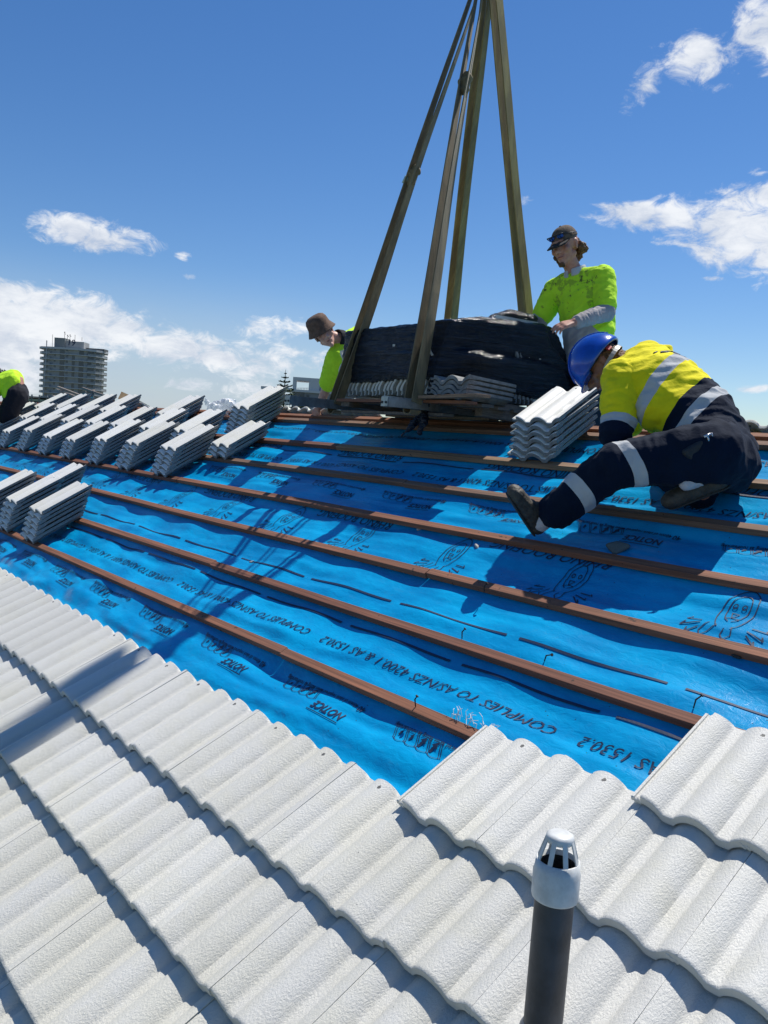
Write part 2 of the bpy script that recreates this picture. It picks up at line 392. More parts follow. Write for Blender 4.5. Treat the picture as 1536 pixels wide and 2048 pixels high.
# battens, each length of timber a part; upper edge of each on its gauge line
def batten(u0, u1, v, mat, hgt=0.030, wid=0.042, lift=0.0):
    mb = MB(); n = max(2, int((u1 - u0) / .25)); k0 = len(mb.v)
    ph = random.random() * 50
    for i in range(n + 1):
        u = u0 + (u1 - u0) * i / n
        bv = 0.007 * float(N1(u * .8 + ph, 3.3)) * 2 + .003 * float(N3(u * 3 + ph, 1.3)); bw = 0.003 * float(N2(u * 1.1 + ph, 1.2))
        for a, bb in ((-wid, -hgt), (0, -hgt), (0, 0), (-wid, 0)): mb.v.append(W(u, v + bv + a, bb + bw + lift))
    for i in range(n):
        for j in range(4): mb.f.append((i * 4 + j, i * 4 + (j + 1) % 4, (i + 1) * 4 + (j + 1) % 4, (i + 1) * 4 + j))
    mb.f.append((3, 2, 1, 0)); e = n * 4; mb.f.append((e, e + 1, e + 2, e + 3))
    return mb.build('batten', mat, house, bevel=0.002)
JOINTS = {-7: [-6], -6: [-3], -5: [-7], -4: [-2.4], -3: [-5], -2: [-3.3], -1: [-1.9], 0: [-2.92], 1: [-4.15], 2: [-2.7], 3: [-5.9], 4: [-3.6], 5: [-4.7], 6: [-5.9]}
for k in range(-7, 7):
    v = VB + GAUGE * k
    edges = [-15.0] + ([-10.2 - (k % 3)] if True else []) + JOINTS[k] + [1.4]
    for a, b_ in zip(edges[:-1], edges[1:]):
        batten(a + .002, b_ - .002, v, M['pale_batten'] if (k == 5 and a > -9) else (M['batten'], M['batten_grey'], M['batten'], M['batten_dark'])[(k * 3 + int(a)) % 4])
batten(-15, -6.4, RIDGE_V - .055, M['batten'], lift=.004); batten(-6.39, 1.4, RIDGE_V - .055, M['batten'], lift=.004)

# ------------------------------------------------------------------ printing on the sarking
INK = MB()
def ink_mesh(me, u, v, sx, flip=True):
    """lay a flat mesh (letters along +x, tops +y) on the sheet, turned upside down, origin at (u, v)"""
    bm = bmesh.new(); bm.from_mesh(me)
    long_ = [e for e in bm.edges if e.calc_length() > 0.02]
    if long_: bmesh.ops.subdivide_edges(bm, edges=long_, cuts=2)
    bmesh.ops.triangulate(bm, faces=bm.faces)
    for _ in range(2):
        lg = [e for e in bm.edges if e.calc_length() > 0.014]
        if not lg: break
        bmesh.ops.subdivide_edges(bm, edges=lg, cuts=1); bmesh.ops.triangulate(bm, faces=[f for f in bm.faces if len(f.verts) > 3])
    pts = np.array([v_.co[:] for v_ in bm.verts])
    U = u - pts[:, 0] * sx; V = v - pts[:, 1]
    H = sark_h(U, V) + 0.0032
    INK.add([W(a, b_, c_) for a, b_, c_ in zip(U, V, H)], [tuple(q.index for q in f.verts) for f in bm.faces]); bm.free()
def text_mesh(s, size, shear=0.0, width=1.0, bold=0.0):
    cu = bpy.data.curves.new('t', 'FONT'); cu.body = s; cu.size = size; cu.shear = shear; cu.resolution_u = 2; cu.offset = bold
    o = bpy.data.objects.new('t', cu); C.objects.link(o); bpy.context.view_layer.update()
    me = bpy.data.meshes.new_from_object(o.evaluated_get(bpy.context.evaluated_depsgraph_get()))
    bpy.data.objects.remove(o); bpy.data.curves.remove(cu)
    for v_ in me.vertices: v_.co.x *= width
    return me
def strokes(lines, wid):
    mb = MB()
    for L in lines:
        for (a, b_) in zip(L[:-1], L[1:]):
            a = Vector((*a, 0)); b2 = Vector((*b_, 0)); d = b2 - a
            if d.length < 1e-6: continue
            n = Vector((-d.y, d.x, 0)).normalized() * wid / 2; d = d.normalized() * wid * .3
            mb.add([a - d - n, b2 + d - n, b2 + d + n, a - d + n], [(0, 1, 2, 3)])
    return mesh('s', mb.v, mb.f)
tm_comply = text_mesh('COMPLIES TO AS/NZS 4200.1 & AS 1530.2', 0.062, 0.25, 0.86, .0)
wlen = max(v_.co.x for v_ in tm_comply.vertices); tm_comply.transform(Matrix.Diagonal((1.30 / wlen, 1, 1, 1)))
tm_notice = text_mesh('NOTICE', 0.060, 0.0, 0.84, .0014)
tm_40 = text_mesh('40mm of slack required when fitting as roof sarking.', 0.026, 0.0, 0.9, .0004)
tm_40b = text_mesh('40', 0.040, 0.0, 0.95, .0006)
tm_brand = text_mesh('RHINO ROOFING', 0.085, 0.25, 1.0, -.0004)
wl = max(v_.co.x for v_ in tm_notice.vertices)
line = lambda x0, x1, y, t_: mesh('l', [(x0 + (x1 - x0) * i / 12, y + s_ * t_, 0) for i in range(13) for s_ in (0, 1)], [(2 * i, 2 * i + 2, 2 * i + 3, 2 * i + 1) for i in range(12)])
# the little slack diagram: rafters, a sagging line and arrows
dl = []
for i in range(5): dl += [[(i * .058, 0), (i * .058 + .03, -.06)], [(i * .058 + .009, 0), (i * .058 + .039, -.06)]]
for i in range(4):
    x0 = i * .058 + .004; dl.append([(x0 + .058 * k / 6, +.010 * math.sin(math.pi * k / 6)) for k in range(7)])
tm_diag = strokes(dl, 0.0028)
def arrow(x, y, s_):
    c_, s2 = math.cos(-.3), math.sin(-.3)
    P = [(-.3, 1), (.3, 1), (.3, 0), (.75, 0), (0, -1), (-.75, 0), (-.3, 0)]
    return mesh('a', [(x + (a * c_ - b_ * s2) * s_, y + (a * s2 + b_ * c_) * s_, 0) for a, b_ in P], [tuple(range(7))])
tm_arrows = [arrow(.052, -.03, .022), arrow(.110, -.03, .022), arrow(.168, -.03, .014), arrow(.225, -.03, .011)]
# the animal-head emblem outline
def arc(cx, cy, rx, ry, a0, a1, n=14, rot=0.0):
    o = []
    for i in range(n + 1):
        a = math.radians(a0 + (a1 - a0) * i / n); x, y = rx * math.cos(a), ry * math.sin(a)
        o.append((cx + x * math.cos(rot) - y * math.sin(rot), cy + x * math.sin(rot) + y * math.cos(rot)))
    return o
emb = [arc(0, -.01, .060, .125, 115, 425, 22), [(-.010, -.133), (0, -.150), (.012, -.132)], [(-.028, .095), (-.040, .135), (-.022, .160), (-.004, .140), (-.006, .112)], [(.028, .095), (.044, .140), (.060, .165), (.075, .140), (.060, .085)],
       arc(0, -.020, .038, .078, 100, 440, 16), arc(-.016, -.03, .008, .010, 0, 360, 8), arc(.018, -.03, .008, .010, 0, 360, 8), [(-.012, .005), (.016, .0), (.004, .034), (-.012, .005)], arc(0, .045, .026, .012, 190, 350, 6)]
tm_emb = strokes(emb, 0.0042)
rays = [[(-.085, .10), (-.150, .128), (-.142, .112)], [(-.092, .075), (-.150, .082), (-.140, .070)], [(-.09, .122), (-.132, .160), (-.122, .138)], [(.088, .10), (.150, .13), (.140, .108)], [(.092, .08), (.145, .085), (.130, .070)], [(.086, .125), (.118, .165), (.12, .140)]]
tm_rays = strokes(rays, 0.006)
for band in (0, 1):
    dv = 1.46 * band
    for k in range(-1, 19 if band == 0 else 16):
        u = -1.73 - .71 * k + (.60 if band else 0) - (0 if not band else .02)
        if band == 0 or True:
            uu = -2.33 + .71 - .71 * k + (0.52 if band else 0)
            ink_mesh(tm_notice, uu, 1.165 + dv, 1); ink_mesh(line(-.005, wl + .005, .054, .004), uu, 1.165 + dv, 1)
            ink_mesh(tm_40, uu + .0, 1.232 + dv, 1); ink_mesh(tm_40b, uu + .045, 1.232 + dv, 1)
            ink_mesh(tm_diag, uu + .50, 1.170 + dv, 1)
            for a in tm_arrows: ink_mesh(a, uu + .50, 1.170 + dv, 1)
    for k in range(-1, 9):
        ink_mesh(tm_comply, -1.553 - 1.39 * k + (.55 if band else 0), 1.485 + dv, 1)
for k in range(-1, 16):
    ink_mesh(tm_emb, -1.31 - .715 * k, 2.245, 1); ink_mesh(tm_rays, -1.31 - .715 * k, 2.245, 1)
for k in range(-1, 9):
    ink_mesh(tm_brand, -2.55 - 1.42 * k, 3.13, 1); ink_mesh(tm_brand, -1.9 - 1.42 * k, 2.40, 1)
    ink_mesh(tm_comply, -1.2 - 1.39 * k, 3.40, 1)
for v, off in ((1.603, -.08), (1.815, -.21), (3.065, -.35)):
    for k in range(-2, 20):
        u0 = -1.471 - off - .08 - .70 * k
        ink_mesh(line(0, .635, 0, .0115), u0 + .0, v, 1)
INK.build('printing', M['ink'], sark)

# ------------------------------------------------------------------ roof tiles
TL = 0.420; TROLL = 0.034
def prof(x):
    """height of the top of a tile across its width; rolls at 0, .15 and .30, flat pans between"""
    s = ((x + 0.075) % 0.15) - 0.075
    if abs(s) > 0.059: return 0.0
    return TROLL * (max(0.0, math.cos(math.pi * s / 0.118)) ** 0.72)
def make_tile(seed):
    r = random.Random(seed)
    xs = [-0.030, -0.0285, -0.022, -0.0205, -0.0125, -0.0115, -0.001, 0.0]
    x = 0.0
    while x < 0.2985:
        x += 0.0065 if abs(((x + 0.075) % 0.15) - 0.075) < .068 else .0045
        xs.append(min(x, 0.2985))
    xs = sorted(set(round(q, 5) for q in xs))
    ys = [0.0, 0.003, 0.012, 0.05, .075, .1, 0.13, .16, .19, 0.22, .25, .28, 0.31, .34, .37, 0.405, 0.417, TL]
    ph = r.random() * 60
    def top(x, y):
        if x < -0.0005:
            z = prof(0) * .62 - 0.004 + (0.0035 if x < -.0205 or -.0125 < x < -.001 else -0.001)
        else: z = prof(x)
        if y < 0.002: z -= 0.0025
        if y > 0.418: z -= 0.004
        return z + 0.0006 * float(N1(x * 60 + ph, y * 30))
    def bot(x, y):
        th = 0.018 if x >= -.0005 else .008
        if y < 0.055: th = (0.024 if x >= -.0005 else .012)
        z = top(x, .2) - th
        s = x if x > 0 else 0
        return z
    vs, fs = [], []; nx, ny = len(xs), len(ys)
    chips = [(r.random() * .3, r.uniform(.004, .010), r.uniform(.003, .006)) for _ in range(r.randint(2, 5))]
    for fn in (top, bot):
        for i, x in enumerate(xs):
            for j, y in enumerate(ys):
                yy = y
                if j <= 1:
                    yy += 0.0016 * float(N2(x * 45 + ph, 7.7))
                    for cx, cw, cd in chips:
                        if abs(x - cx) < cw and fn is top: yy += cd * (1 - abs(x - cx) / cw) * .6
                if y > .41: yy += 0.003 * float(N3(x * 30 + ph, 2.2))
                xe = x + (.0016 * float(N1(y * 38 + ph, 4.4)) + .0006 if x > .295 else 0)
                vs.append((xe, yy, fn(x, y)))
    o = nx * ny
    for i in range(nx - 1):
        for j in range(ny - 1):
            a = i * ny + j
            fs.append((a, a + ny, a + ny + 1, a + 1)); fs.append((o + a, o + a + 1, o + a + ny + 1, o + a + ny))
    for i in range(nx - 1):
        a = i * ny; fs.append((a, o + a, o + a + ny, a + ny)); a = i * ny + ny - 1; fs.append((a, a + ny, o + a + ny, o + a))
    for j in range(ny - 1):
        a = j; fs.append((a, a + 1, o + a + 1, o + a)); a = (nx - 1) * ny + j; fs.append((a, o + a, o + a + 1, a + 1))
    me = mesh('roof_tile', vs, fs); me.materials.append(M['tile'])
    me.polygons.foreach_set('use_smooth', [True] * len(me.polygons))
    bm = bmesh.new(); bm.from_mesh(me); bmesh.ops.recalc_face_normals(bm, faces=bm.faces)
    for e in bm.edges:
        if len(e.link_faces) == 2 and e.calc_face_angle(0) > 0.7: e.smooth = False
    bm.to_mesh(me); bm.free()
    return me
TILES = [make_tile(k) for k in range(6)]
LOOSE = []                          # loose tiles show the unpainted concrete of their edges and undersides
for me in TILES[:4]:
    m2 = me.copy(); m2.name = 'loose_tile'; m2.materials[0] = M['tile_loose']; m2.materials.append(M['bare']); ntop = len(m2.vertices) // 2
    for p in m2.polygons:
        if any(i >= ntop for i in p.vertices): p.material_index = 1
    LOOSE.append(m2)
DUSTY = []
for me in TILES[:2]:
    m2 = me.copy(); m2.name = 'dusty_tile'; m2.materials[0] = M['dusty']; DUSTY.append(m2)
def tile(mat_, label, group, pool=None):
    o = bpy.data.objects.new('roof_tile', random.choice(pool or TILES)); C.objects.link(o)
    o.matrix_world = mat_; return tag(o, label, 'roof tile', group, 'thing')
ORD = 'first second third fourth fifth sixth seventh eighth ninth tenth eleventh twelfth thirteenth fourteenth fifteenth sixteenth seventeenth eighteenth nineteenth twentieth twenty-first twenty-second twenty-third twenty-fourth twenty-fifth twenty-sixth twenty-seventh twenty-eighth'.split()
def roofm(u, v, w, tilt=0.0, yaw=0.0, roll=0.0):
    return ROOF @ Matrix.Translation((u, v, w)) @ Matrix.Rotation(yaw, 4, 'Z') @ Matrix.Rotation(tilt, 4, 'X') @ Matrix.Rotation(roll, 4, 'Y')
def seen(p, mx=150):
    x, y, z = to_px(p); return z > .1 and -mx < x < 1536 + mx and -mx < y < 2048 + mx
UA = -4.4065
# laid courses: nose position, first tile, how it is told
COURSES = [(1.2575, 11, 14, 'the uppermost short course', 'from its left end'),
           (0.9057, 9, 14, 'the course beside the vent cap', 'from its left end'),
           (0.5459, -8, 14, 'the course bordering the long sarking edge', "from the photo's left"),
           (0.1861, -2, 14, 'the second course below the sarking', "from the photo's left"),
           (-0.1737, 2, 14, 'the third course below the sarking', "from the photo's left"),
           (-0.5335, 5, 14, 'the lowest course at the bottom corner', "from the photo's left")]
tl = math.atan2(-(0.052 - 0.016), 0.36)
for ci, (v0, k0, k1, nm, frm) in enumerate(COURSES):
    n = 0
    for k in range(k0, k1):
        u = UA + .300 * k + (.008 if ci < 2 else 0)
        if not any(seen(W(u + a, v0 + b_, .08), 90) for a in (0, .15, .3) for b_ in (0, .2, .42)): continue
        jit = random.uniform(-.0015, .0015)
        tile(roofm(u, v0 + random.uniform(-.003, .003), 0.0525 + jit, tl + random.uniform(-.004, .004), random.uniform(-.004, .004)),
             f'laid white tile in {nm}, {ORD[n]} {frm}', 'white tiles laid on the roof')
        n += 1
# far slope: heads of its top course poke up over the ridge
FARM = Matrix.Translation(W(0, RIDGE_V, 0)) @ Matrix(((-1, 0, 0, 0), (0, -CP, SP, 0), (0, SP, CP, 0), (0, 0, 0, 1)))
n = 0
for u in [-9.65, -9.35, -9.05] + [-6.35 + .3 * k for k in range(6)] + [-2.05 + .3 * k for k in range(5)]:
    mt_ = FARM @ Matrix.Translation((-u, -0.385, -0.014 + random.uniform(-.002, .002))) @ Matrix.Rotation(0.02, 4, 'X')
    grp = 0 if u < -9 else (1 if u < -4 else 2)
    nm = ('behind the back row of stacks', 'below the load', 'behind the kneeling worker')[grp]
    idx = {0: 0, 1: 3, 2: 9}[grp]
    tile(mt_, f'tile head over the ridge {nm}, {ORD[n - idx]} from left', 'tiles on the far slope'); n += 1

# ------------------------------------------------------------------ stacks of loose tiles
def stack(u, v, n, label, dv=.033, dw=.0265, jig=.006, w0=.006):
    for i in range(n):
        pos = 'topmost' if i == n - 1 else ('bottom' if i == 0 else ORD[n - 1 - i] + ' from top')
        lab = f'{pos} tile of {label}' if i in (0, n - 1) else f'tile {pos} in {label}'; lab = lab.replace('the back-row stack left of', 'the stack left of')
        tile(roofm(u + random.uniform(-jig, jig), v + dv * i + random.uniform(-.008, .008), w0 + .016 + dw * i + .006, 0.012 * i / n, random.uniform(-.018, .018)),
             lab, 'loose tiles stacked on the battens', LOOSE)
V4, V5, V6, V1, V2 = VB + 3 * GAUGE - .045, VB + 4 * GAUGE - .045, VB + 5 * GAUGE - .045, VB - .045, VB + GAUGE - .045
for i, u in enumerate([-6.30, -7.02, -7.72, -8.46, -9.15, -9.86, -10.58, -11.32]):
    stack(u, V4, 6 if i in (0, 1, 2, 5) else 5, f'the {ORD[i]} stack from right in the front row' if i else 'the rightmost stack in the front row')
for i, u in enumerate([-6.72, -7.40, -8.12, -8.80, -9.52, -10.24, -11.0, -11.8]):
    stack(u, V5, 5, f'the {ORD[i]} stack from right in the second row' if i else 'the rightmost stack in the second row')
for i, u in enumerate([-7.72, -9.21, -9.91, -10.75, -11.5]):
    stack(u, V6 + .02, 4, f'the {ORD[i]} stack from right in the back row' if i else 'the back-row stack left of the plastic bag')
stack(-6.24, V6, 7, 'the tall stack beside the clear plastic bag', dw=.027, dv=.026)
stack(-5.93, V5, 3, 'the short stack beside the open sarking')
for i, u in enumerate([-6.47, -7.11, -7.75]):
    stack(u, V1, 6, ['the lower-left stack nearest the laid tiles', 'the middle lower-left stack', 'the leftmost lower-left stack'][i], dw=.030)
stack(-7.42, V2 + .02, 4, 'the small stack at the left edge, one batten higher')
stack(-3.03, V6 + .01, 6, 'the stack beside the kneeling worker', dv=.022, dw=.033)
# ------------------------------------------------------------------ solid bodies grown from hulls
def ball_pts(c, r, R=None, n=2):
    bm = bmesh.new(); bmesh.ops.create_icosphere(bm, subdivisions=n, radius=1.0)
    rr = r if hasattr(r, '__len__') else (r, r, r)
    out = [Vector(c) + ((R @ Vector((v.co.x * rr[0], v.co.y * rr[1], v.co.z * rr[2]))) if R else Vector((v.co.x * rr[0], v.co.y * rr[1], v.co.z * rr[2]))) for v in bm.verts]
    bm.free(); return out
class Body:
    def __init__(s): s.bm = bmesh.new()
    def hull(s, *balls):             # each ball (centre, radius or radii, frame)
        b2 = bmesh.new()
        for b_ in balls:
            for p in ball_pts(b_[0], b_[1], b_[2] if len(b_) > 2 else None): b2.verts.new(p)
        r = bmesh.ops.convex_hull(b2, input=b2.verts)
        bmesh.ops.delete(b2, geom=[g for g in r['geom_interior'] if isinstance(g, bmesh.types.BMVert)], context='VERTS')
        me = bpy.data.meshes.new('h'); b2.to_mesh(me); b2.free(); s.bm.from_mesh(me); bpy.data.meshes.remove(me); return s
    def chain(s, pts, rad, R=None):
        for i in range(len(pts) - 1):
            if R is None: s.hull((pts[i], rad[i]), (pts[i + 1], rad[i + 1]))
            else: s.hull((pts[i], rad[i], R), (pts[i + 1], rad[i + 1], R))
        return s
    def build(s, name, mat, parent, voxel=0.007, smooth=6, wrinkle=None, origin=None):
        me = bpy.data.meshes.new(name); s.bm.to_mesh(me); s.bm.free()
        o = bpy.data.objects.new(name, me); C.objects.link(o)
        rm = o.modifiers.new('r', 'REMESH'); rm.mode = 'VOXEL'; rm.voxel_size = voxel; rm.adaptivity = 0
        if smooth:
            smm = o.modifiers.new('s', 'SMOOTH'); smm.iterations = smooth; smm.factor = 0.5
        bpy.context.view_layer.update()
        me2 = bpy.data.meshes.new_from_object(o.evaluated_get(bpy.context.evaluated_depsgraph_get()))
        bpy.data.objects.remove(o); bpy.data.meshes.remove(me)
        if wrinkle:
            n = len(me2.vertices); co = np.empty(n * 3); me2.vertices.foreach_get('co', co); co = co.reshape(-1, 3)
            no = np.array([v.normal[:] for v in me2.vertices])
            d = np.array([wrinkle(Vector(p)) for p in co])
            co += no * d[:, None]; me2.vertices.foreach_set('co', co.ravel()); me2.update()
        me2.name = name
        return link(name, me2, mat, parent, True)
def fold(axis, amp, freq, stretch=3.0, seed=0.0):
    """cloth folds running across a limb direction"""
    ax = Vector(axis).normalized(); e1 = ax.orthogonal().normalized(); e2 = ax.cross(e1)
    off = Vector((seed * 13.1, seed * 7.7, seed * 3.3))
    def f(p):
        return f1(p) + .45 * f1(p * 1.9 + off)
    def f1(p):
        q = Vector((p.dot(ax) * freq, p.dot(e1) * freq / stretch, p.dot(e2) * freq / stretch)) + off
        w_ = mnoise.noise(p * freq * .3 + off) * 1.3
        a = mnoise.noise(q + Vector((w_, w_, w_)))
        r = 1.0 - abs(mnoise.noise(q * 1.7 + off)) * 2.2
        return amp * (a * .9 + r * .55)
    return f
def attr(o, name, fn):
    me = o.data; a = me.attributes.new(name, 'FLOAT', 'POINT')
    a.data.foreach_set('value', [fn(v.co) for v in me.vertices])
def cloth(name, base, zones=(), stains=None, rough=.85, weave=900.0, bumpd=.0015, sheen=.15):
    """zones: list of (attribute, lo, hi, colour) laid one over the other; stains: (colour, scale, threshold)"""
    mt = bpy.data.materials.new(name); mt.use_nodes = True; t = NT(mt.node_tree); b = t.n['Principled BSDF']
    co = t.new('ShaderNodeTexCoord').outputs['Object']
    v = t.sm(t.noise(co, 9.0, 4.0, .6), .3, .7)
    c = t.mix(v, tuple(x * .88 for x in base) + (1,), tuple(min(1, x * 1.06) for x in base) + (1,))
    rg = None
    for (an, lo, hi, col) in zones:
        f = t.new('ShaderNodeAttribute', attribute_name=an).outputs['Fac']
        msk = t.math('MULTIPLY', t.math('GREATER_THAN', f, lo), t.math('LESS_THAN', f, hi))
        c = t.mix(msk, c, (*col, 1))
    for (col, sc, th, amt) in (stains or ()):
        n = t.noise(co, sc, 5.0, .68, .6); n2 = t.noise(co, sc * .28, 2.0, .5)
        msk = t.math('MULTIPLY', t.sm(t.math('ADD', t.math('MULTIPLY', n, .6), t.math('MULTIPLY', n2, .4)), th, th + .035), amt)
        c = t.mix(msk, c, (*col, 1))
    t.l.new(c, b.inputs['Base Color']); b.inputs['Roughness'].default_value = rough; b.inputs['Specular IOR Level'].default_value = .15
    b.inputs['Sheen Weight'].default_value = sheen * .3
    bp = t.new('ShaderNodeBump'); bp.inputs['Strength'].default_value = .5; bp.inputs['Distance'].default_value = .006
    t.l.new(t.math('ADD', t.noise(co, 38.0, 4.0, .6, .9), t.math('MULTIPLY', t.noise(co, weave, 1.0), .06)), bp.inputs['Height']); t.l.new(bp.outputs[0], b.inputs['Normal'])
    return mt
def skin_mat(name, col):
    mt = bpy.data.materials.new(name); mt.use_nodes = True; t = NT(mt.node_tree); b = t.n['Principled BSDF']
    co = t.new('ShaderNodeTexCoord').outputs['Object']
    n = t.noise(co, 34.0, 4.0, .6)
    c = t.mix(t.sm(n, .3, .72), (col[0] * .82, col[1] * .72, col[2] * .70, 1), (*col, 1))
    t.l.new(c, b.inputs['Base Color']); b.inputs['Roughness'].default_value = .48; b.inputs['Subsurface Weight'].default_value = .08
    b.inputs['Subsurface Radius'].default_value = (.01, .004, .002)
    bp = t.new('ShaderNodeBump'); bp.inputs['Strength'].default_value = .2; bp.inputs['Distance'].default_value = .002
    t.l.new(t.noise(co, 260.0, 2.0), bp.inputs['Height']); t.l.new(bp.outputs[0], b.inputs['Normal'])
    return mt
M['skin_a'] = skin_mat('sunburnt_skin', (.58, .30, .21)); M['skin_b'] = skin_mat('fair_skin', (.68, .40, .31)); M['skin_c'] = skin_mat('tanned_skin', (.36, .17, .11))
M['hair'] = material('brown_hair', (.15, .072, .034), .55, bump=.9, bscale=180, vary=.5, vscale=90)
M['dark'] = material('black_plastic', (.012, .012, .014), .35)
M['eye'] = material('eye_dark', (.02, .015, .012), .2)
M['lip'] = material('lips', (.30, .10, .085), .5)
M['sock'] = material('white_sock', (.62, .60, .60), .95, bump=.5, bscale=220)
M['boot'] = material('worn_boot_leather', (.055, .048, .036), .6, bump=.5, bscale=70, vary=.4, vscale=25)
M['sole'] = material('boot_rubber', (.03, .03, .028), .7, bump=.4, bscale=90)
M['bluehat'] = material('blue_hard_hat_plastic', (.004, .072, .46), .22, spec=.5, coat=.4, bump=.03, bscale=30, vary=.15, vscale=20)
M['strapw'] = material('grey_harness_plastic', (.26, .26, .27), .4)
M['red'] = material('red_label', (.5, .03, .03), .5)
LIME = (.60, 1.0, .04); YEL = (.88, .77, .012); NAVY = (.0035, .0105, .028); TAPE = (.50, .51, .51); GREYW = (.44, .42, .41)

def head(body, c, f, u, s=1.0, ears=True):
    """adds a head of height .235*s centred at c, looking along f with crown towards u; returns a point finder"""
    f = f.normalized(); u = (u - f * u.dot(f)).normalized(); r = f.cross(u).normalized()
    R = Matrix((r, f, u)).transposed()
    P = lambda x, y, z: c + (r * x + f * y + u * z) * s
    k = s
    body.hull((P(0, -.012, .030), (.074 * k, .092 * k, .085 * k), R))
    body.hull((P(0, .028, .0), (.060 * k, .058 * k, .075 * k), R), (P(0, .047, -.070), (.036 * k, .034 * k, .036 * k), R))
    body.hull((P(-.042, .0, -.050), .022 * k), (P(.042, .0, -.050), .022 * k), (P(0, .068, -.096), .018 * k))      # jaw
    body.hull((P(0, .077, .022), .010 * k), (P(0, .104, -.022), .0125 * k), (P(0, .088, -.026), .014 * k))         # nose
    body.hull((P(-.014, .088, -.027), .0085 * k), (P(.014, .088, -.027), .0085 * k))                                # nostrils
    body.hull((P(-.034, .074, .032), .011 * k), (P(.034, .074, .032), .011 * k))                                    # brow
    body.hull((P(-.022, .073, -.055), .009 * k), (P(.022, .073, -.055), .009 * k), (P(0, .082, -.054), .010 * k))   # mouth
    body.hull((P(0, .078, -.090), .015 * k), (P(0, .066, -.10), .016 * k))                                          # chin
    for sd in (-1, 1):
        body.hull((P(sd * .043, .060, -.018), .020 * k))                                                            # cheek
        if ears: body.hull((P(sd * .076, -.008, .012), (.008 * k, .018 * k, .020 * k), R), (P(sd * .073, -.004, -.022), (.006 * k, .010 * k, .012 * k), R))
    return P, R
def face_bits(P, R, parent, s=1.0, brow=True):
    eb = MB(); 
    for sd in (-1, 1):
        e = Body(); e.hull((P(sd * .031, .0755, .010), (.013 * s, .008 * s, .0055 * s), R)); e.build('eye', M['eye'], parent, .0025, 1)
    if brow:
        b_ = Body()
        for sd in (-1, 1): b_.hull((P(sd * .015, .085, .030), (.006 * s, .004 * s, .004 * s), R), (P(sd * .046, .074, .033), (.006 * s, .004 * s, .003 * s), R))
        b_.build('eyebrows', M['hair'], parent, .003, 1)
    l_ = Body(); l_.hull((P(-.020, .082, -.056), .0032 * s), (P(0, .0925, -.055), .0042 * s)); l_.hull((P(.020, .082, -.056), .0032 * s), (P(0, .0925, -.055), .0042 * s)); l_.build('mouth', M['lip'], parent, .003, 1)
def hand(body, wrist, d, n, s=1.0, curl=.5, spread=.10, side=1, rad=.0095):
    """palm along d from the wrist, back of the hand towards n; side says where the thumb leaves"""
    d = d.normalized(); n = (n - d * n.dot(d)).normalized(); x = d.cross(n).normalized() * side
    palm0 = wrist + d * .015 * s; palm1 = wrist + d * .082 * s
    body.hull((palm0 + x * .014 * s, .018 * s), (palm0 - x * .014 * s, .018 * s), (palm1 + x * .030 * s, .0125 * s), (palm1 - x * .030 * s, .0125 * s))
    L = [(.030, .072), (.010, .082), (-.011, .076), (-.031, .060)]
    for i, (o, ln) in enumerate(L):
        p = palm1 + x * o * s; ang = curl * (0.55 + .09 * i); dd = (d + x * spread * (1.2 - i * .8) * .5).normalized(); pts = [p - d * .01 * s, p]
        for q, fr in enumerate((.45, .31, .24)):
            a = ang * (q + .6); v = (dd * math.cos(a) - n * math.sin(a)); p = p + v * ln * fr * s; pts.append(p)
        body.chain(pts, [rad * s * 1.05, rad * s, rad * .95 * s, rad * .85 * s, rad * .72 * s])
    t0 = wrist + d * .030 * s + x * .024 * s; t1 = t0 + (d * .6 + x * .75 - n * .25).normalized() * .036 * s; t2 = t1 + (d * .85 + x * .25 - n * .35).normalized() * .030 * s; t3 = t2 + (d * .95 - n * .4 - x * .05).normalized() * .024 * s
    body.chain([t0, t1, t2, t3], [.015 * s, .0125 * s, .0105 * s, .008 * s])
def frame(y, z):
    y = y.normalized(); z = (z - y * z.dot(y)).normalized(); return Matrix((y.cross(z), y, z)).transposed()
def boot(name_parent, heel, toe, up, mat=None, s=1.0):
    """a lace-up boot from heel to toe, shaft going up"""
    f = (toe - heel).normalized(); up = (up - f * up.dot(f)).normalized(); x = f.cross(up); R = Matrix((x, f, up)).transposed(); L = (toe - heel).length
    P = lambda a, y, z: heel + x * a + f * (y * L) + up * z
    b_ = Body()
    b_.hull((P(0, .14, .045), (.043, .044, .044), R), (P(0, .50, .050), (.047, .05, .042), R)); b_.hull((P(0, .5, .050), (.047, .05, .042), R), (P(.004, .80, .046), (.052, .055, .040), R))
    b_.hull((P(0, .16, .05), (.037, .042, .04), R), (P(0, .20, .125), (.042, .050, .028), R)); b_.hull((P(0, .22, .115), (.036, .05, .02), R), (P(0, .52, .070), (.037, .04, .026), R))
    bo = b_.build('boot', mat or M['boot'], name_parent, .006, 5, fold(f, .0022, 60, 2, 3.0))
    so = Body(); so.hull((P(0, .13, .010), (.038, .040, .009), R), (P(0, .5, .012), (.036, .04, .009), R)); so.hull((P(0, .45, .012), (.037, .04, .009), R), (P(.004, .78, .014), (.045, .046, .009), R))
    so.build('sole', M['sole'], bo, .005, 2)
    la = MB()
    for q in range(4):
        y = .30 + .085 * q; z = .128 - .017 * q
        la.tube([P(-.022, y, z - .008), P(0, y + .02, z + .002), P(.022, y, z - .008)], .0028, 6)
    la.build('laces', material('boot_lace', (.12, .11, .09), .9), bo, True)
    return bo

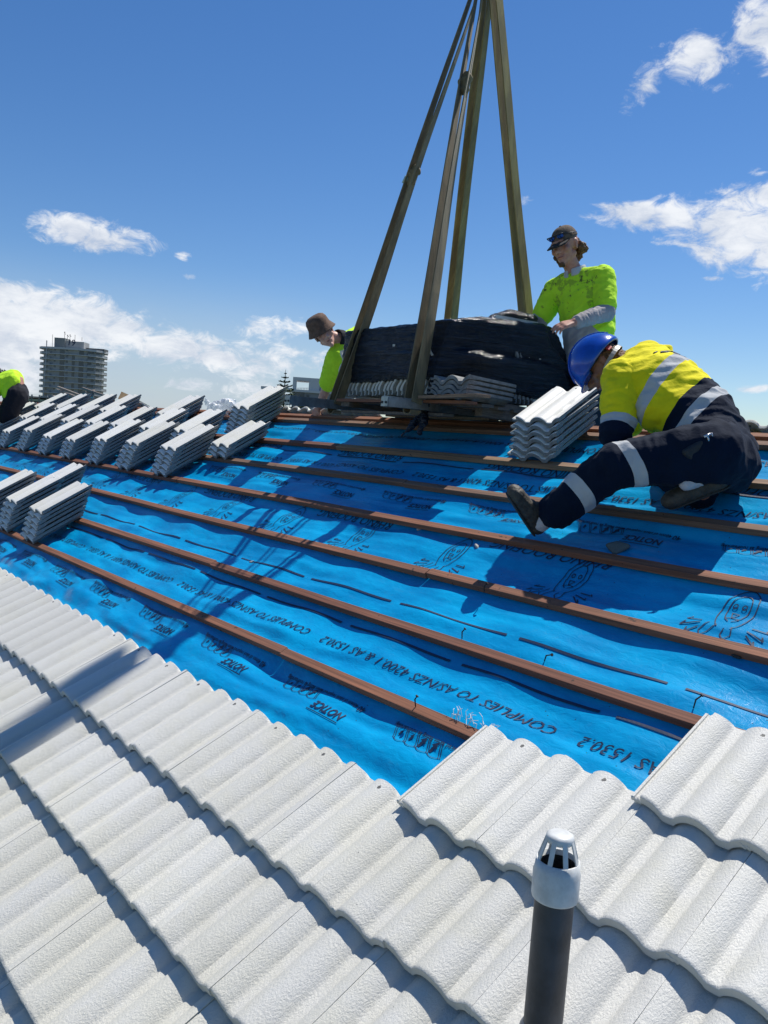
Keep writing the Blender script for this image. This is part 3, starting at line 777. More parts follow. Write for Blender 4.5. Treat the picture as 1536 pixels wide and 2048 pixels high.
def collar(mat, parent, c, up, front, r, h, open_=.35, rx=1.0, name='collar', th=.010):
    up = up.normalized(); front = (front - up * front.dot(up)).normalized(); x = front.cross(up); b_ = Body(); n = 14; P0 = []
    for i in range(n + 1):
        a = open_ + (2 * math.pi - 2 * open_) * i / n
        d = front * math.cos(a) + x * (math.sin(a) * rx); back = .5 - .5 * math.cos(a)
        P0.append((c + d * r * 1.10 + up * (-.012 + .010 * back), c + d * r + up * (h * (.45 + .55 * back))))
    for (a0, a1), (b0, b1) in zip(P0[:-1], P0[1:]): b_.hull((a0, th), (a1, th * .8), (b0, th), (b1, th * .8))
    return b_.build(name, mat, parent, .005, 2)

# ================================================================== kneeling worker
D0 = 3.55; PXM = D0 / FPX
base = W(-1.95, 2.72, 0.0)
kp = empty('person', base, 'kneeling worker in blue hard hat and yellow and navy shirt, one leg stretched out', 'person')
pel = at(1436, 905, 3.54); wai = at(1396, 838, 3.62); che = at(1318, 775, 3.76); upb = at(1282, 742, 3.86); nek = at(1243, 737, 3.96)
hd = at(1207, 735, 4.00)
shL = at(1247, 760, 3.72); shR = at(1296, 715, 4.00)
elL = at(1231, 872, 3.62); wrL = at(1216, 960, 3.80); elR = at(1262, 850, 4.0); wrR = at(1222, 915, 4.05)
knL = at(1231, 929, 3.52); anL = at(1088, 1040, 3.74)
hpL = at(1425, 905, 3.42); hpR = at(1440, 900, 3.68); knR = at(1345, 968, 3.95); anR = at(1405, 985, 3.62)
sp = (upb - pel).normalized(); wdt = (shR - shL).normalized()
RT = frame(sp, sp.cross(wdt))       # x across the body, y along the spine, z out of the back
# body
bd = Body()
bd.chain([pel, wai, che, upb], [(.14, .10, .10), (.13, .10, .10), (.15, .10, .11), (.12, .06, .08)], RT)
bd.hull((upb, .06), (nek, .055)); bd.hull((nek, .055), (hd, .055))
bd.chain([shL, elL, wrL], [.052, .043, .030]); bd.chain([shR, elR, wrR], [.052, .043, .030]); bd.hull((shL, .05), (upb, .07)); bd.hull((shR, .05), (upb, .07))
bd.chain([hpL, knL, anL], [.085, .058, .040]); bd.chain([hpR, knR, anR], [.085, .058, .042])
hf = dirv(-.70, .70, .08); hu = dirv(-.62, -.66, .36)
HS = 1.09
P, R = head(bd, hd, hf, hu, HS)
hand(bd, wrL, (wrL - elL), dirv(0, 0, -1), curl=.9); hand(bd, wrR, (wrR - elR), dirv(.5, -.7, -.3), curl=.7, side=-1)
bd.build('body', M['skin_c'], kp, .0065, 5); face_bits(P, R, kp, HS)
# shirt with its reflective bands set by planes across the spine
sh = Body()
sh.chain([pel - sp * .02, wai, che, upb], [(.205, .08, .130), (.20, .10, .155), (.215, .10, .170), (.16, .06, .126)], RT)
sh.hull((che, (.21, .10, .16), RT), (shL, .083), (shR, .08)); sh.hull((upb, (.15, .06, .11), RT), (shL, .074), (shR, .074), (nek + sp * .0 - hu * .02, .070))
sh.hull((at(1368, 820, 3.56), .085), (at(1312, 815, 3.64), .105), (at(1300, 790, 3.7), .105))
so_ = sh.build('shirt', None, kp, .0075, 5, fold(sp + wdt * .35, .012, 11, 3.2, 1.0))
dsp = (pel - upb).normalized(); dA = (cR * .78 + cD * .62).normalized(); dA = (dA + cF * dsp.dot(cF)).normalized(); dB = (cR * .84 + cD * .55 + cF * dsp.dot(cF)).normalized()
pA = at(1378, 797, 3.58); pB = at(1318, 783, 3.68); o0 = at(0, 0, 3.55)
attr(so_, 'spine', lambda p: (Vector(p) - pA).dot(dA)); attr(so_, 'chest', lambda p: (Vector(p) - pB).dot(dB))
so_.data.materials.append(cloth('yellow_navy_shirt', YEL, [('chest', -.031, .031, TAPE), ('spine', 0, 9, NAVY), ('spine', .056, .108, TAPE)]))
sl = Body(); sl.chain([shL + sp * .01, (shL + elL) * .5, elL - (elL - shL) * .03], [.093, .085, .069]); sl.hull((upb - sp * .04 + (shL - upb) * .5, .085), (shL, .085))
slo = sl.build('sleeve', None, so_, .007, 5, fold(elL - shL, .010, 14, 2.5, 2.0))
aA = (elL - shL).normalized(); La = (elL - shL).length
attr(slo, 'arm', lambda p: (Vector(p) - shL).dot(aA) / La)
slo.data.materials.append(cloth('yellow_sleeve', YEL, [('arm', .72, 9, TAPE), ('arm', .865, 9, NAVY)]))
sl = Body(); sl.chain([shR, (shR + elR) * .5, elR], [.085, .075, .062]); sl.build('sleeve', slo.data.materials[0], so_, .008, 5)
co_ = Body(); 
co_.hull((at(1258, 722, 3.86), .024), (at(1292, 698, 3.94), .024)); co_.hull((at(1292, 698, 3.94), .024), (at(1338, 697, 4.0), .020)); co_.hull((at(1338, 697, 4.0), .018), (at(1344, 710, 3.96), .009))
co_.hull((at(1243, 752, 3.82), .022), (at(1258, 722, 3.86), .024))
co_.build('collar', cloth('yellow_collar', YEL), so_, .006, 3)
# the dark emblem on the back of the shirt
em = MB(); ctr = at(1334, 713, 3.5)
bvh_src = so_
def on_surface(o, p, d):
    ok, loc, nor, _ = o.closest_point_on_mesh(p); return loc, nor
for arcpts in (arc(0, 0, .040, .016, 20, 330, 14, .35), arc(.006, -.002, .016, .010, -160, 120, 9, .35), [(-.04, -.02), (-.02, -.026), (0, -.022), (.02, -.014), (.045, -.002)], [(-.05, -.006), (-.06, -.018)]):
    pts = []
    for (x, y) in arcpts:
        loc, nor = on_surface(so_, at(1341 + x / PXM * 1.3, 722 - y / PXM * 1.7, 3.72), None); pts.append(loc + nor * .002)
    em.tube(pts, .0034, 6)
em.build('back_emblem', M['ink'], so_, True)
# trousers
tr = Body(); thd = (knL - hpL).normalized(); shd = (anL - knL).normalized()
tr.hull((pel + sp * .02, (.175, .11, .135), RT), (hpL, .135), (hpR, .135)); tr.hull((pel - sp * .05, (.17, .08, .13), RT), (hpL, .135), (at(1462, 930, 3.55), .12))
tr.chain([hpL, (hpL + knL) * .5, knL], [.135, .115, .098]); tr.chain([knL, (knL + anL) * .5, anL - shd * .075], [.098, .088, .083])
tr.chain([hpR, knR], [.135, .095]); tr.chain([knR, at(1400, 985, 3.66)], [.09, .07])
tro = tr.build('trousers', None, kp, .008, 5, fold(thd, .013, 9, 2.4, 4.0))
attr(tro, 'upper', lambda p: ((Vector(p) - o0).dot(cR * .915 + cD * -.404) / PXM * .001)); attr(tro, 'lower', lambda p: ((Vector(p) - at(0, 0, 3.63)).dot(cR * .81 + cD * -.58) * FPX / 3.63 * .001))
tro.data.materials.append(cloth('navy_trousers', NAVY, [('upper', .757, .780, TAPE), ('lower', .352, .376, TAPE)], sheen=.1))
# pouch with a tool on the hip
pk = Body(); pk.hull((at(1372, 905, 3.34), .020), (at(1402, 888, 3.33), .022), (at(1385, 915, 3.34), .018)); pk.build('tool_pouch', material('black_pouch', (.015, .017, .02), .5, bump=.5, bscale=120), tro, .006, 3)
MB().tube([at(1408, 874, 3.30), at(1421, 868, 3.30)], .006, 8).tube([at(1415, 872, 3.30), at(1419, 886, 3.31)], .0045, 8).tube([at(1423, 866, 3.3), at(1426, 876, 3.31)], .0035, 8).build('tool_buckle', material('bright_steel', (.6, .6, .62), .25, 1.0), tro, True)
# socks and boots
sk = Body(); sk.chain([anL - shd * .11, anL + shd * .02], [.050, .045]); sk.build('sock', M['sock'], kp, .006, 3, fold(shd, .002, 60, 4, 1))
heelL = at(1066, 1074, 3.80); toeL = at(1003, 983, 3.66); boot(kp, heelL, toeL, dirv(.85, -.45, -.10))
sk = Body(); sk.hull((at(1372, 968, 3.42), .030), (at(1405, 955, 3.43), .034), (at(1420, 955, 3.45), .03)); sk.build('sock', M['sock'], kp, .006, 3, fold(shd, .002, 60, 4, 2))
heelR = at(1466, 972, 3.43); toeR = at(1328, 1028, 3.53); boot(kp, heelR, toeR, dirv(-.18, -.90, -.25))
# hair, hard hat
hr = Body(); hr.hull((P(0, -.045, .020), (.078, .070, .070), R), (P(0, -.065, -.035), (.062, .045, .05), R)); hr.hull((P(.070, -.02, .02), (.012, .03, .035), R), (P(-.070, -.02, .02), (.012, .03, .035), R), (P(0, -.09, -.02), .03))
hr.build('hair', M['hair'], kp, .005, 2, fold(hu, .005, 70, 3, 5))
ht = MB(); prof_h = [(.126 * math.cos(math.radians(a)) + .002, .146 * math.sin(math.radians(a))) for a in range(0, 90, 6)] + [(.004, .1475), (0, .1475)]
Rh = frame(hf * .985 - hu * .17, hu)
Rh = Matrix((Rh.col[0], Rh.col[1] * 1.16, Rh.col[2])).transposed()
HC = P(0, -.004, .030)
ht.lathe([(.116, -.012), (.125, -.010), (.127, -.004)] + prof_h, HC, Rh, 40)
hat = ht.build('hard_hat', M['bluehat'], kp, True)
sd_ = hat.modifiers.new('solid', 'SOLIDIFY'); sd_.thickness = .0035; sd_.offset = -1
pkb = Body(); RhN = frame(hf * .985 - hu * .17, hu)
pkb.hull(*[(HC + RhN @ Vector((math.sin(a) * .098, math.cos(a) * .158, -.014)), (.017, .017, .004), RhN) for a in (-.9, -.6, -.3, 0, .3, .6, .9)], *[(HC + RhN @ Vector((math.sin(a) * .10, math.cos(a) * .125, -.004)), .004) for a in (-.9, 0, .9)])
pkb.build('hat_peak', M['bluehat'], hat, .004, 3)
rib = MB()
for off in (-.030, 0, .030):
    pts = [HC + RhN @ Vector((off, math.cos(math.radians(a)) * .1465, math.sin(math.radians(a)) * .1495 * math.sqrt(max(0, 1 - (off / .126) ** 2)))) for a in range(18, 165, 8)]
    rib.tube(pts, .0045, 6)
rib.build('hat_ridges', M['bluehat'], hat, True)
hb = MB(); pts = [HC + RhN @ Vector((math.sin(a) * .104, math.cos(a) * .120, -.022 - .018 * (a / math.pi) ** 2)) for a in [math.radians(q) for q in range(70, 291, 10)]]
hb.strap(pts, .020, .003, [RhN.col[2]] * len(pts)); hb.build('harness', M['strapw'], hat)
for a, mt_, w_ in ((118, M['red'], .028), (242, M['red'], .028)):
    a = math.radians(a); rb = MB(); q = HC + RhN @ Vector((math.sin(a) * .108, math.cos(a) * .124, -.022)); t_ = (RhN @ Vector((math.cos(a), -math.sin(a), 0))); rb.box(q, (.006, w_, .020), Matrix((RhN @ Vector((math.sin(a), math.cos(a), 0)), t_, RhN.col[2])).transposed()); rb.build('harness_label', mt_, hat, bevel=.001)
gl = Body(); gl.hull(*[(P(x, .088 - abs(x) * .45, .012), (.012, .006, .017), R) for x in (-.055, -.03, 0, .03, .055)]); gl.build('sunglasses', M['dark'], kp, .004, 2)
gb = MB()
for sdd in (-1, 1): gb.tube([P(sdd * .068, .062, .016), P(sdd * .079, .0, .020)], .003, 6)
gb.build('sunglass_arms', M['dark'], kp)

# ================================================================== standing worker in the cap
D1 = 5.42; q1 = D1 / FPX
st = empty('person', (at(1175, 1010, 5.45).x, at(1175, 1010, 5.45).y, at(1175, 1010, 5.45).z), 'standing worker in brown cap and stained lime shirt, pinching the black wrap with one hand', 'person')
hd = at(1131, 494, D1 - .03); nek = at(1152, 545, D1 + .01); che = at(1165, 600, D1); wai = at(1178, 665, D1); pel = at(1178, 725, D1 + .02)
shL = at(1205, 556, D1 - .10); shR = at(1112, 582, D1 + .14); elL = at(1212, 625, D1 - .20); wrL = at(1150, 645, D1 - .34); elR = at(1080, 640, D1 + .16); wrR = at(1040, 690, D1 + .22)
sp = (nek - pel).normalized(); wdt = (shR - shL).normalized(); RT = frame(sp, wdt.cross(sp))
hpL = at(1188, 745, D1 - .06); hpR = at(1165, 745, D1 + .12); knL = at(1182, 880, D1 - .12); knR = at(1155, 885, D1 + .02); anL = at(1188, 1010, D1 + .02); anR = at(1160, 1015, D1 + .15)
bd = Body(); bd.chain([pel, wai, che], [(.13, .1, .09), (.125, .1, .085), (.14, .1, .09)], RT); bd.hull((che, (.13, .1, .09), RT), (shL, .05), (shR, .05), (nek - sp * .02, .052)); bd.hull((nek - sp * .03, .055), (hd - sp * .06, .052))
bd.chain([shL, elL, wrL], [.05, .042, .029]); bd.chain([shR, elR, wrR], [.05, .042, .03]); bd.chain([hpL, knL, anL], [.085, .056, .042]); bd.chain([hpR, knR, anR], [.085, .056, .042])
hf = dirv(-.66, .28, -.62); hu = dirv(-.20, -.95, -.08)
P, R = head(bd, hd, hf, hu, 1.10)
hand(bd, wrL, dirv(-.80, .22, -.2), dirv(-.15, -.75, -.6), curl=.62, side=1, spread=.12); hand(bd, wrR, wrR - elR, dirv(-.5, -.5, -.5), curl=.8, side=-1)
bd.build('body', M['skin_a'], st, .0055, 4); face_bits(P, R, st, 1.10)
gt = Body(); gt.hull((P(0, .083, -.094), (.018, .010, .013), R), (P(0, .070, -.108), (.016, .010, .008), R)); gt.build('goatee', M['hair'], st, .004, 1, fold(hu, .003, 90, 2, 1))
hr = Body(); 
for (x, y, z, r_) in [(.074, -.030, .02, .030), (.080, -.045, -.02, .034), (.072, -.065, -.055, .036), (.05, -.09, -.03, .042), (0, -.10, .0, .05), (-.05, -.09, -.03, .042), (-.076, -.045, -.02, .03), (.06, -.085, -.075, .030), (0, -.095, -.06, .045), (.086, -.06, .01, .026), (.085, -.07, -.05, .022), (.03, -.115, -.05, .03), (.092, -.045, .035, .022), (.088, -.075, .03, .028), (.06, -.105, .02, .034), (.09, -.05, -.065, .024), (.02, -.125, .0, .03), (.088, -.035, .005, .034), (.098, -.06, .015, .030), (.094, -.075, -.03, .034), (.085, -.055, -.075, .030), (.07, -.10, -.06, .036), (.085, -.02, -.035, .024)]: hr.hull((P(x, y, z), r_))
hr.build('hair', M['hair'], st, .0045, 1, lambda p: .011 * mnoise.noise(p * 46) + .007 * mnoise.noise(p * 95))
cpb = MB(); capm = material('brown_cap_cloth', (.12, .085, .06), .9, bump=.4, bscale=120, vary=.35, vscale=40)
Rc = frame(hf * .97 - hu * .22, hu); CC = P(0, -.010, .053)
Rc2 = Matrix((Rc.col[0], Rc.col[1] * 1.2, Rc.col[2])).transposed()
cpb.lathe([(.0835 * math.cos(math.radians(a)) ** .8, .092 * math.sin(math.radians(a)) - .012) for a in range(0, 88, 8)] + [(.002, .080), (0, .080)], CC, Rc2, 32)
cap = cpb.build('cap', capm, st, True); sd_ = cap.modifiers.new('solid', 'SOLIDIFY'); sd_.thickness = .004
pkb = Body(); pkb.hull(*[(CC + Rc @ Vector((math.sin(a) * .082, .012 + math.cos(a) * .170, -.014 - .012 * abs(math.sin(a)))), (.012, .012, .006), Rc) for a in (-.8, -.5, -.2, 0, .2, .5, .8)], *[(CC + Rc @ Vector((math.sin(a) * .082, math.cos(a) * .092, -.010)), .008) for a in (-.9, -.4, .4, .9)])
pkb.build('cap_peak', material('dark_cap_peak', (.022, .02, .02), .85), cap, .004, 3)
bt = MB(); bt.tube([CC + Rc @ Vector((0, 0, .078)), CC + Rc @ Vector((0, 0, .084))], .007, 10); bt.build('cap_button', capm, cap)
lens = material('blue_mirror_lens', (.02, .10, .45), .08, .7)
for sdd in (-1, 1):
    lb = Body(); lb.hull((CC + Rc @ Vector((sdd * .034, .106 - .012, .030)), (.026, .006, .017), Rc)); lb.build('sunglass_lens', lens, cap, .003, 2)
gb = MB(); gb.tube([CC + Rc @ Vector((x, .104 - 1.6 * x * x, .044)) for x in (-.062, -.04, -.02, 0, .02, .04, .062)], .0035, 6)
for sdd in (-1, 1): gb.tube([CC + Rc @ Vector((sdd * .062, .096, .040)), CC + Rc @ Vector((sdd * .090, .03, .018)), CC + Rc @ Vector((sdd * .088, -.02, .008))], .0035, 6)
gb.build('sunglass_frame', M['dark'], cap, True)
DIRT = ((.04, .05, .035), 30.0, .582, .85); DIRT2 = ((.16, .24, .05), 9.0, .53, .55)
sh = Body(); sh.chain([pel + sp * .03, wai, che], [(.185, .08, .135), (.182, .09, .132), (.185, .09, .130)], RT); sh.hull((che, (.18, .09, .125), RT), (shL, .078), (shR, .075), (nek - sp * .045, .072))
sho = sh.build('shirt', None, st, .0075, 5, fold(sp + wdt * .5, .014, 9, 2.6, 7.0))
attr(sho, 'drop', lambda p: (Vector(p) - nek).dot(-sp) + .22 * max(0, (Vector(p) - nek).dot(-wdt) - .075) * -6)
sho.data.materials.append(cloth('lime_work_shirt', LIME, [('drop', .315, 9, GREYW)], [DIRT2, DIRT]))
for (a, b_, nm, cuff) in ((shL, elL, 'sleeve', wrL), (shR, elR, 'sleeve', wrR)):
    sl = Body(); sl.chain([a, (a + b_) * .5, a + (b_ - a) * .80], [.086, .080, .074]); so2 = sl.build('sleeve', cloth('lime_sleeve', LIME, (), [DIRT]), sho, .007, 5, fold(b_ - a, .006, 14, 2.2, 8))
    ua = Body(); ua.chain([a + (b_ - a) * .6, b_, cuff - (cuff - b_) * .10], [.062, .060, .043]); ua.build('undersleeve', cloth('grey_undersleeve', (.40, .37, .37), (), [((.10, .08, .08), 30.0, .60, .8)]), sho, .0065, 5, fold(cuff - b_, .007, 20, 2.5, 9))
collar(cloth('pale_collar', (.55, .55, .56)), sho, nek - sp * .012 + hf * .008, sp * .8 + hu * .5, hf, .066, .050, .30)
plk = MB(); pts = [at(1147 + .8 * i, 548 + 6 * i, D1 - .160 - .003 * i) for i in range(4)]
for q in pts:
    loc, nor = on_surface(sho, q, None); plk.tube([loc, loc + nor * .003], .005, 8)
plk.build('buttons', material('shirt_button', (.35, .6, .05), .4), sho)
tr = Body(); tr.hull((pel, (.165, .1, .125), RT), (hpL, .105), (hpR, .105)); tr.chain([hpL, knL, anL], [.112, .085, .075]); tr.chain([hpR, knR, anR], [.112, .085, .075])
tro = tr.build('trousers', None, st, .009, 5, fold(sp, .008, 10, 2.0, 6))
attr(tro, 'drop', lambda p: (Vector(p) - pel).dot(-sp))
tro.data.materials.append(cloth('stained_work_trousers', (.15, .145, .125), [('drop', .03, 9, (.022, .026, .036))], [((.03, .03, .028), 16.0, .56, .8), ((.35, .33, .30), 40.0, .62, .8)]))
boot(st, anL + Vector((.02, .06, -.09)), anL + Vector((-.16, -.15, -.09)), Vector((0, 0, 1))); boot(st, anR + Vector((.02, .06, -.09)), anR + Vector((-.16, -.15, -.09)), Vector((0, 0, 1)))

# ================================================================== worker in the bucket hat, reaching round the load
D2 = 6.45
bk = empty('person', (on_y(690, 800, 4.6).x, 4.6, .9), 'worker in brown bucket hat and lime shirt bending round the far end of the load', 'person')
hd = at(648, 668, D2 - .02); nek = at(684, 682, D2 + .08); shA = at(672, 715, D2 + .02); shB = at(722, 668, D2 + .42); che = at(712, 705, D2 + .28); wai = at(775, 725, D2 + .52); pel = at(828, 755, D2 + .70)
elA = at(657, 768, D2 + .10); wrA = at(637, 815, D2 + .28); elB = at(765, 735, D2 + .1); wrB = at(735, 790, D2 + .0)
sp = (nek - pel).normalized(); wdt = (shB - shA).normalized(); RT = frame(sp, wdt.cross(sp))
hpA = at(826, 775, D2 + .55); hpB = at(832, 765, D2 + .85); knA = at(800, 885, D2 + .5); knB = at(830, 885, D2 + .85); anA = at(830, 985, D2 + .7); anB = at(862, 985, D2 + 1.0)
bd = Body(); bd.chain([pel, wai, che], [(.13, .1, .09), (.125, .1, .085), (.14, .1, .09)], RT); bd.hull((che, (.13, .1, .09), RT), (shA, .05), (shB, .05), (nek, .052)); bd.hull((nek, .055), (hd, .052))
bd.chain([shA, elA, wrA], [.05, .045, .030]); bd.chain([shB, elB, wrB], [.05, .042, .03]); bd.chain([hpA, knA, anA], [.085, .056, .042]); bd.chain([hpB, knB, anB], [.085, .056, .042])
hf = dirv(.20, .20, -.96); hu = dirv(-.54, -.82, .18)
P, R = head(bd, hd, hf, hu, 1.02)
hand(bd, wrA, wrA - elA + Vector((0, -.02, 0)), dirv(-.3, -.3, -.9), curl=.55, side=-1); hand(bd, wrB, wrB - elB, dirv(.5, -.5, -.5), curl=.7)
bd.build('body', M['skin_b'], bk, .006, 4); face_bits(P, R, bk, 1.02)
hatm = material('brown_bucket_hat_cloth', (.135, .080, .055), .9, bump=.4, bscale=100, vary=.3, vscale=30)
Rb = frame(hf * .96 - hu * .10, hu); Rb2 = Matrix((Rb.col[0], Rb.col[1] * 1.15, Rb.col[2])).transposed()
hb = MB(); hb.lathe([(.122, -.036), (.118, -.030), (.104, -.004), (.097, .010), (.094, .02), (.090, .062), (.078, .086), (.055, .099), (.02, .104), (0, .104)], P(0, -.020, .058), Rb2, 36)
bh = hb.build('bucket_hat', hatm, bk, True); sd_ = bh.modifiers.new('solid', 'SOLIDIFY'); sd_.thickness = .004
hr = Body(); hr.hull((P(.066, -.015, .0), (.012, .03, .03), R), (P(-.066, -.015, .0), (.012, .03, .03), R), (P(0, -.08, -.02), .045)); hr.build('hair', M['hair'], bk, .005, 2)
sh = Body(); sh.chain([pel + sp * .05, wai, che], [(.18, .08, .135), (.18, .09, .132), (.185, .09, .130)], RT); sh.hull((che, (.18, .09, .125), RT), (shA, .078), (shB, .078), (nek - sp * .03, .075))
sho = sh.build('shirt', cloth('lime_shirt', LIME, (), ()), bk, .008, 5, fold(sp + wdt, .013, 9, 2.5, 3.0))
sl = Body(); sl.chain([shA, (shA + elA) * .5, elA - (elA - shA) * .05], [.084, .082, .078]); sl.build('sleeve', sho.data.materials[0], sho, .007, 5, fold(elA - shA, .006, 14, 2.2, 4))
sl = Body(); sl.chain([shB, elB], [.084, .074]); sl.build('sleeve', sho.data.materials[0], sho, .008, 5)
collar(material('black_collar', (.012, .014, .02), .9), sho, nek + hf * .01 + (hd - nek) * .12, (hd - nek), hf + dirv(0, .6, 0), .070, .045, .25)
tr = Body(); tr.hull((pel, (.16, .1, .12), RT), (hpA, .105), (hpB, .105)); tr.chain([hpA, knA, anA], [.11, .085, .075]); tr.chain([hpB, knB, anB], [.11, .085, .075]); tr.build('trousers', cloth('dark_trousers', (.02, .022, .03)), bk, .01, 5)
boot(bk, anA + Vector((.02, .06, -.09)), anA + Vector((-.1, -.2, -.09)), Vector((0, 0, 1))); boot(bk, anB + Vector((.02, .06, -.09)), anB + Vector((-.1, -.2, -.09)), Vector((0, 0, 1)))

# ================================================================== worker bent double at the left edge
D3 = 10.6
lw = empty('person', (at(41, 892, D3)), 'worker bent double at the left edge in lime shirt and dark shorts', 'person')
nek = at(-36, 797, D3 - .05); che = at(-12, 772, D3); wai = at(31, 760, D3); pel = at(36, 787, D3); hd = at(-59, 827, D3 - .08); shA = at(-22, 792, D3 - .18); shB = at(-16, 784, D3 + .18)
elA = at(-14, 837, D3 - .22); wrA = at(-24, 877, D3 - .2); elB = at(-19, 837, D3 + .2); wrB = at(-34, 877, D3 + .15)
sp = (nek - pel).normalized(); wdt = (shB - shA).normalized(); RT = frame(sp, wdt.cross(sp))
hpA = at(34, 792, D3 - .1); hpB = at(34, 792, D3 + .1); knA = at(12, 840, D3 - .14); knB = at(6, 842, D3 + .14); anA = at(28, 897, D3 - .14); anB = at(20, 897, D3 + .14)
bd = Body(); bd.chain([pel, wai, che], [(.13, .1, .09), (.125, .1, .085), (.14, .1, .09)], RT); bd.hull((che, (.13, .1, .09), RT), (shA, .05), (shB, .05), (nek, .052)); bd.hull((nek, .055), (hd, .052))
for a, b_, c_ in ((shA, elA, wrA), (shB, elB, wrB)): bd.chain([a, b_, c_], [.05, .042, .03]); hand(bd, c_, c_ - b_, dirv(0, 0, -1), curl=.6)
for a, b_, c_ in ((hpA, knA, anA), (hpB, knB, anB)): bd.chain([a, b_, c_], [.085, .060, .042])
P, R = head(bd, hd, dirv(-.3, .9, -.2), dirv(-.9, .1, 0)); bd.build('body', M['skin_a'], lw, .008, 4); face_bits(P, R, lw)
hr = Body(); hr.hull((P(0, -.02, .05), (.08, .09, .075), R)); hr.build('hair', M['hair'], lw, .006, 2)
sh = Body(); sh.chain([pel + sp * .10, wai, che], [(.19, .08, .15), (.185, .09, .14), (.185, .09, .14)], RT); sh.hull((che, (.18, .09, .13), RT), (shA, .078), (shB, .078), (nek, .075))
sho = sh.build('shirt', None, lw, .009, 4, fold(sp + wdt, .012, 8, 2.5, 9.0))
attr(sho, 'belly', lambda p: (Vector(p) - at(0, 780, D3)).dot(cD * .93 - cR * .36)); sho.data.materials.append(cloth('lime_grey_shirt', LIME, [('belly', .07, 9, (.20, .21, .22))]))
for a, b_ in ((shA, elA), (shB, elB)): sl = Body(); sl.chain([a, b_], [.082, .075]); sl.build('sleeve', cloth('lime_sleeve_far', LIME), sho, .01, 4)
tr = Body(); tr.hull((pel - sp * .02, (.17, .11, .16), RT), (hpA, .135), (hpB, .135)); tr.chain([hpA, knA - (knA - hpA) * .12], [.135, .105]); tr.chain([hpB, knB - (knB - hpB) * .12], [.135, .105]); tr.build('shorts', cloth('dark_shorts', (.018, .018, .024), (), [((.25, .22, .22), 45.0, .64, .6)]), lw, .01, 4, fold(sp, .01, 9, 2, 2))
boot(lw, anA + Vector((.02, .06, -.09)), anA + Vector((-.2, -.1, -.09)), Vector((0, 0, 1))); boot(lw, anB + Vector((.02, .06, -.09)), anB + Vector((-.2, -.1, -.09)), Vector((0, 0, 1)))
# ================================================================== the crane load
YF, XR = 2.62, -3.55
KN = Vector((math.cos(.2), -math.sin(.2), 0)); KP = Vector((XR, YF, 1.9))
wr = bpy.data.materials.new('black_stretch_film'); wr.use_nodes = True; t = NT(wr.node_tree); b = t.n['Principled BSDF']
co = t.new('ShaderNodeTexCoord').outputs['Object']
st1 = t.noise(t.scalevec(co, (2.2, 2.2, 46)), 1.0, 5.0, .62, .6); st2 = t.noise(t.scalevec(co, (7, 7, 150), (.12, .05, 0)), 1.0, 3.0, .6)
t.l.new(t.mix(t.sm(st1, .45, .75), (.003, .0055, .012, 1), (.012, .020, .036, 1)), b.inputs['Base Color'])
b.inputs['Roughness'].default_value = .16; b.inputs['Specular IOR Level'].default_value = .42
bp = t.new('ShaderNodeBump'); bp.inputs['Strength'].default_value = .9; bp.inputs['Distance'].default_value = .022
st3 = t.noise(t.scalevec(co, (5, 5, 26), (.35, -.3, 0)), 1.0, 6.0, .7, 1.2)
t.l.new(t.math('ADD', t.math('MULTIPLY', st3, .9), t.math('ADD', t.math('MULTIPLY', st1, .6), t.math('MULTIPLY', st2, .35))), bp.inputs['Height']); t.l.new(bp.outputs[0], b.inputs['Normal'])
ld = empty('stretch_wrap', Vector((-4.0, 3.1, 1.98)), 'black plastic stretch film wrapped round the crane load of tiles', 'plastic wrap')
fb = Body()
F = lambda x, y: on_y(x, y, YF + max(0, 905 - x) / 215 * .15 + max(0, min(1, (765 - y) / 125)) * .12 * max(0, min(1, (x - 730) / 90)))
def Rr(x, y, off=0.0):
    r = ray(x, y); return CAM + r * ((KP - KN * off - CAM).dot(KN) / r.dot(KN))
r_ = .03
fb.hull((F(697, 670), r_), (F(688, 760), r_), (F(905, 648), r_), (F(872, 748), r_), (F(800, 660), r_), (Vector((-4.50, 3.5, 2.34)), r_), (Vector((-4.50, 3.5, 2.02)), r_), (Rr(1085, 655), r_), (Rr(1115, 780), r_))
# right-hand end: a lower bulge pushed out past the upper tiers, so that a sloping shoulder runs across the face
fb.hull((F(905, 650), r_), (F(878, 720), r_), (Rr(960, 641, .05), r_), (Rr(1098, 664, .06), .04), (Rr(1122, 722, .06), .04), (Rr(990, 700, .05), r_), (Vector((-4.1, 3.60, 2.35)), .05), (Vector((-4.1, 3.65, 2.05)), .05))
fb.hull((F(885, 705), r_), (F(872, 748), r_), (Rr(960, 712, -.035), .03), (Rr(1060, 736, -.045), .03), (Rr(1124, 748, -.03), .04), (Rr(1134, 786, -.02), .04), (Rr(1070, 790, -.02), .03), (Rr(1000, 770, -.02), r_), (Vector((-4.1, 3.7, 2.05)), .05), (Vector((-4.1, 3.6, 2.2)), .04))
fb.hull((Rr(985, 640, .22), .04), (Rr(1020, 630, .22), .035), (Rr(1065, 640, .22), .04), (Rr(1020, 650, .4), .06))
fb.hull((Rr(1092, 700), .045), (Rr(1140, 757), .05), (Rr(1105, 782), .04))
def filmw(p):
    return .006 * mnoise.noise(Vector((p.x * 2.5, p.y * 2.5, p.z * 24))) + .006 * mnoise.noise(Vector((p.x * 9, p.y * 9 + p.z * 8, p.z * 60))) + .004 * mnoise.noise(Vector((p.x * 26, p.y * 26, p.z * 90))) +   .008 * mnoise.noise(p * 5.5) + .008 * max(0, mnoise.noise(Vector((p.x * 4 + p.z * 9, p.y * 4 - p.z * 12, p.z * 6))))
fb.build('film', wr, ld, .010, 2, filmw)
tb = Body()
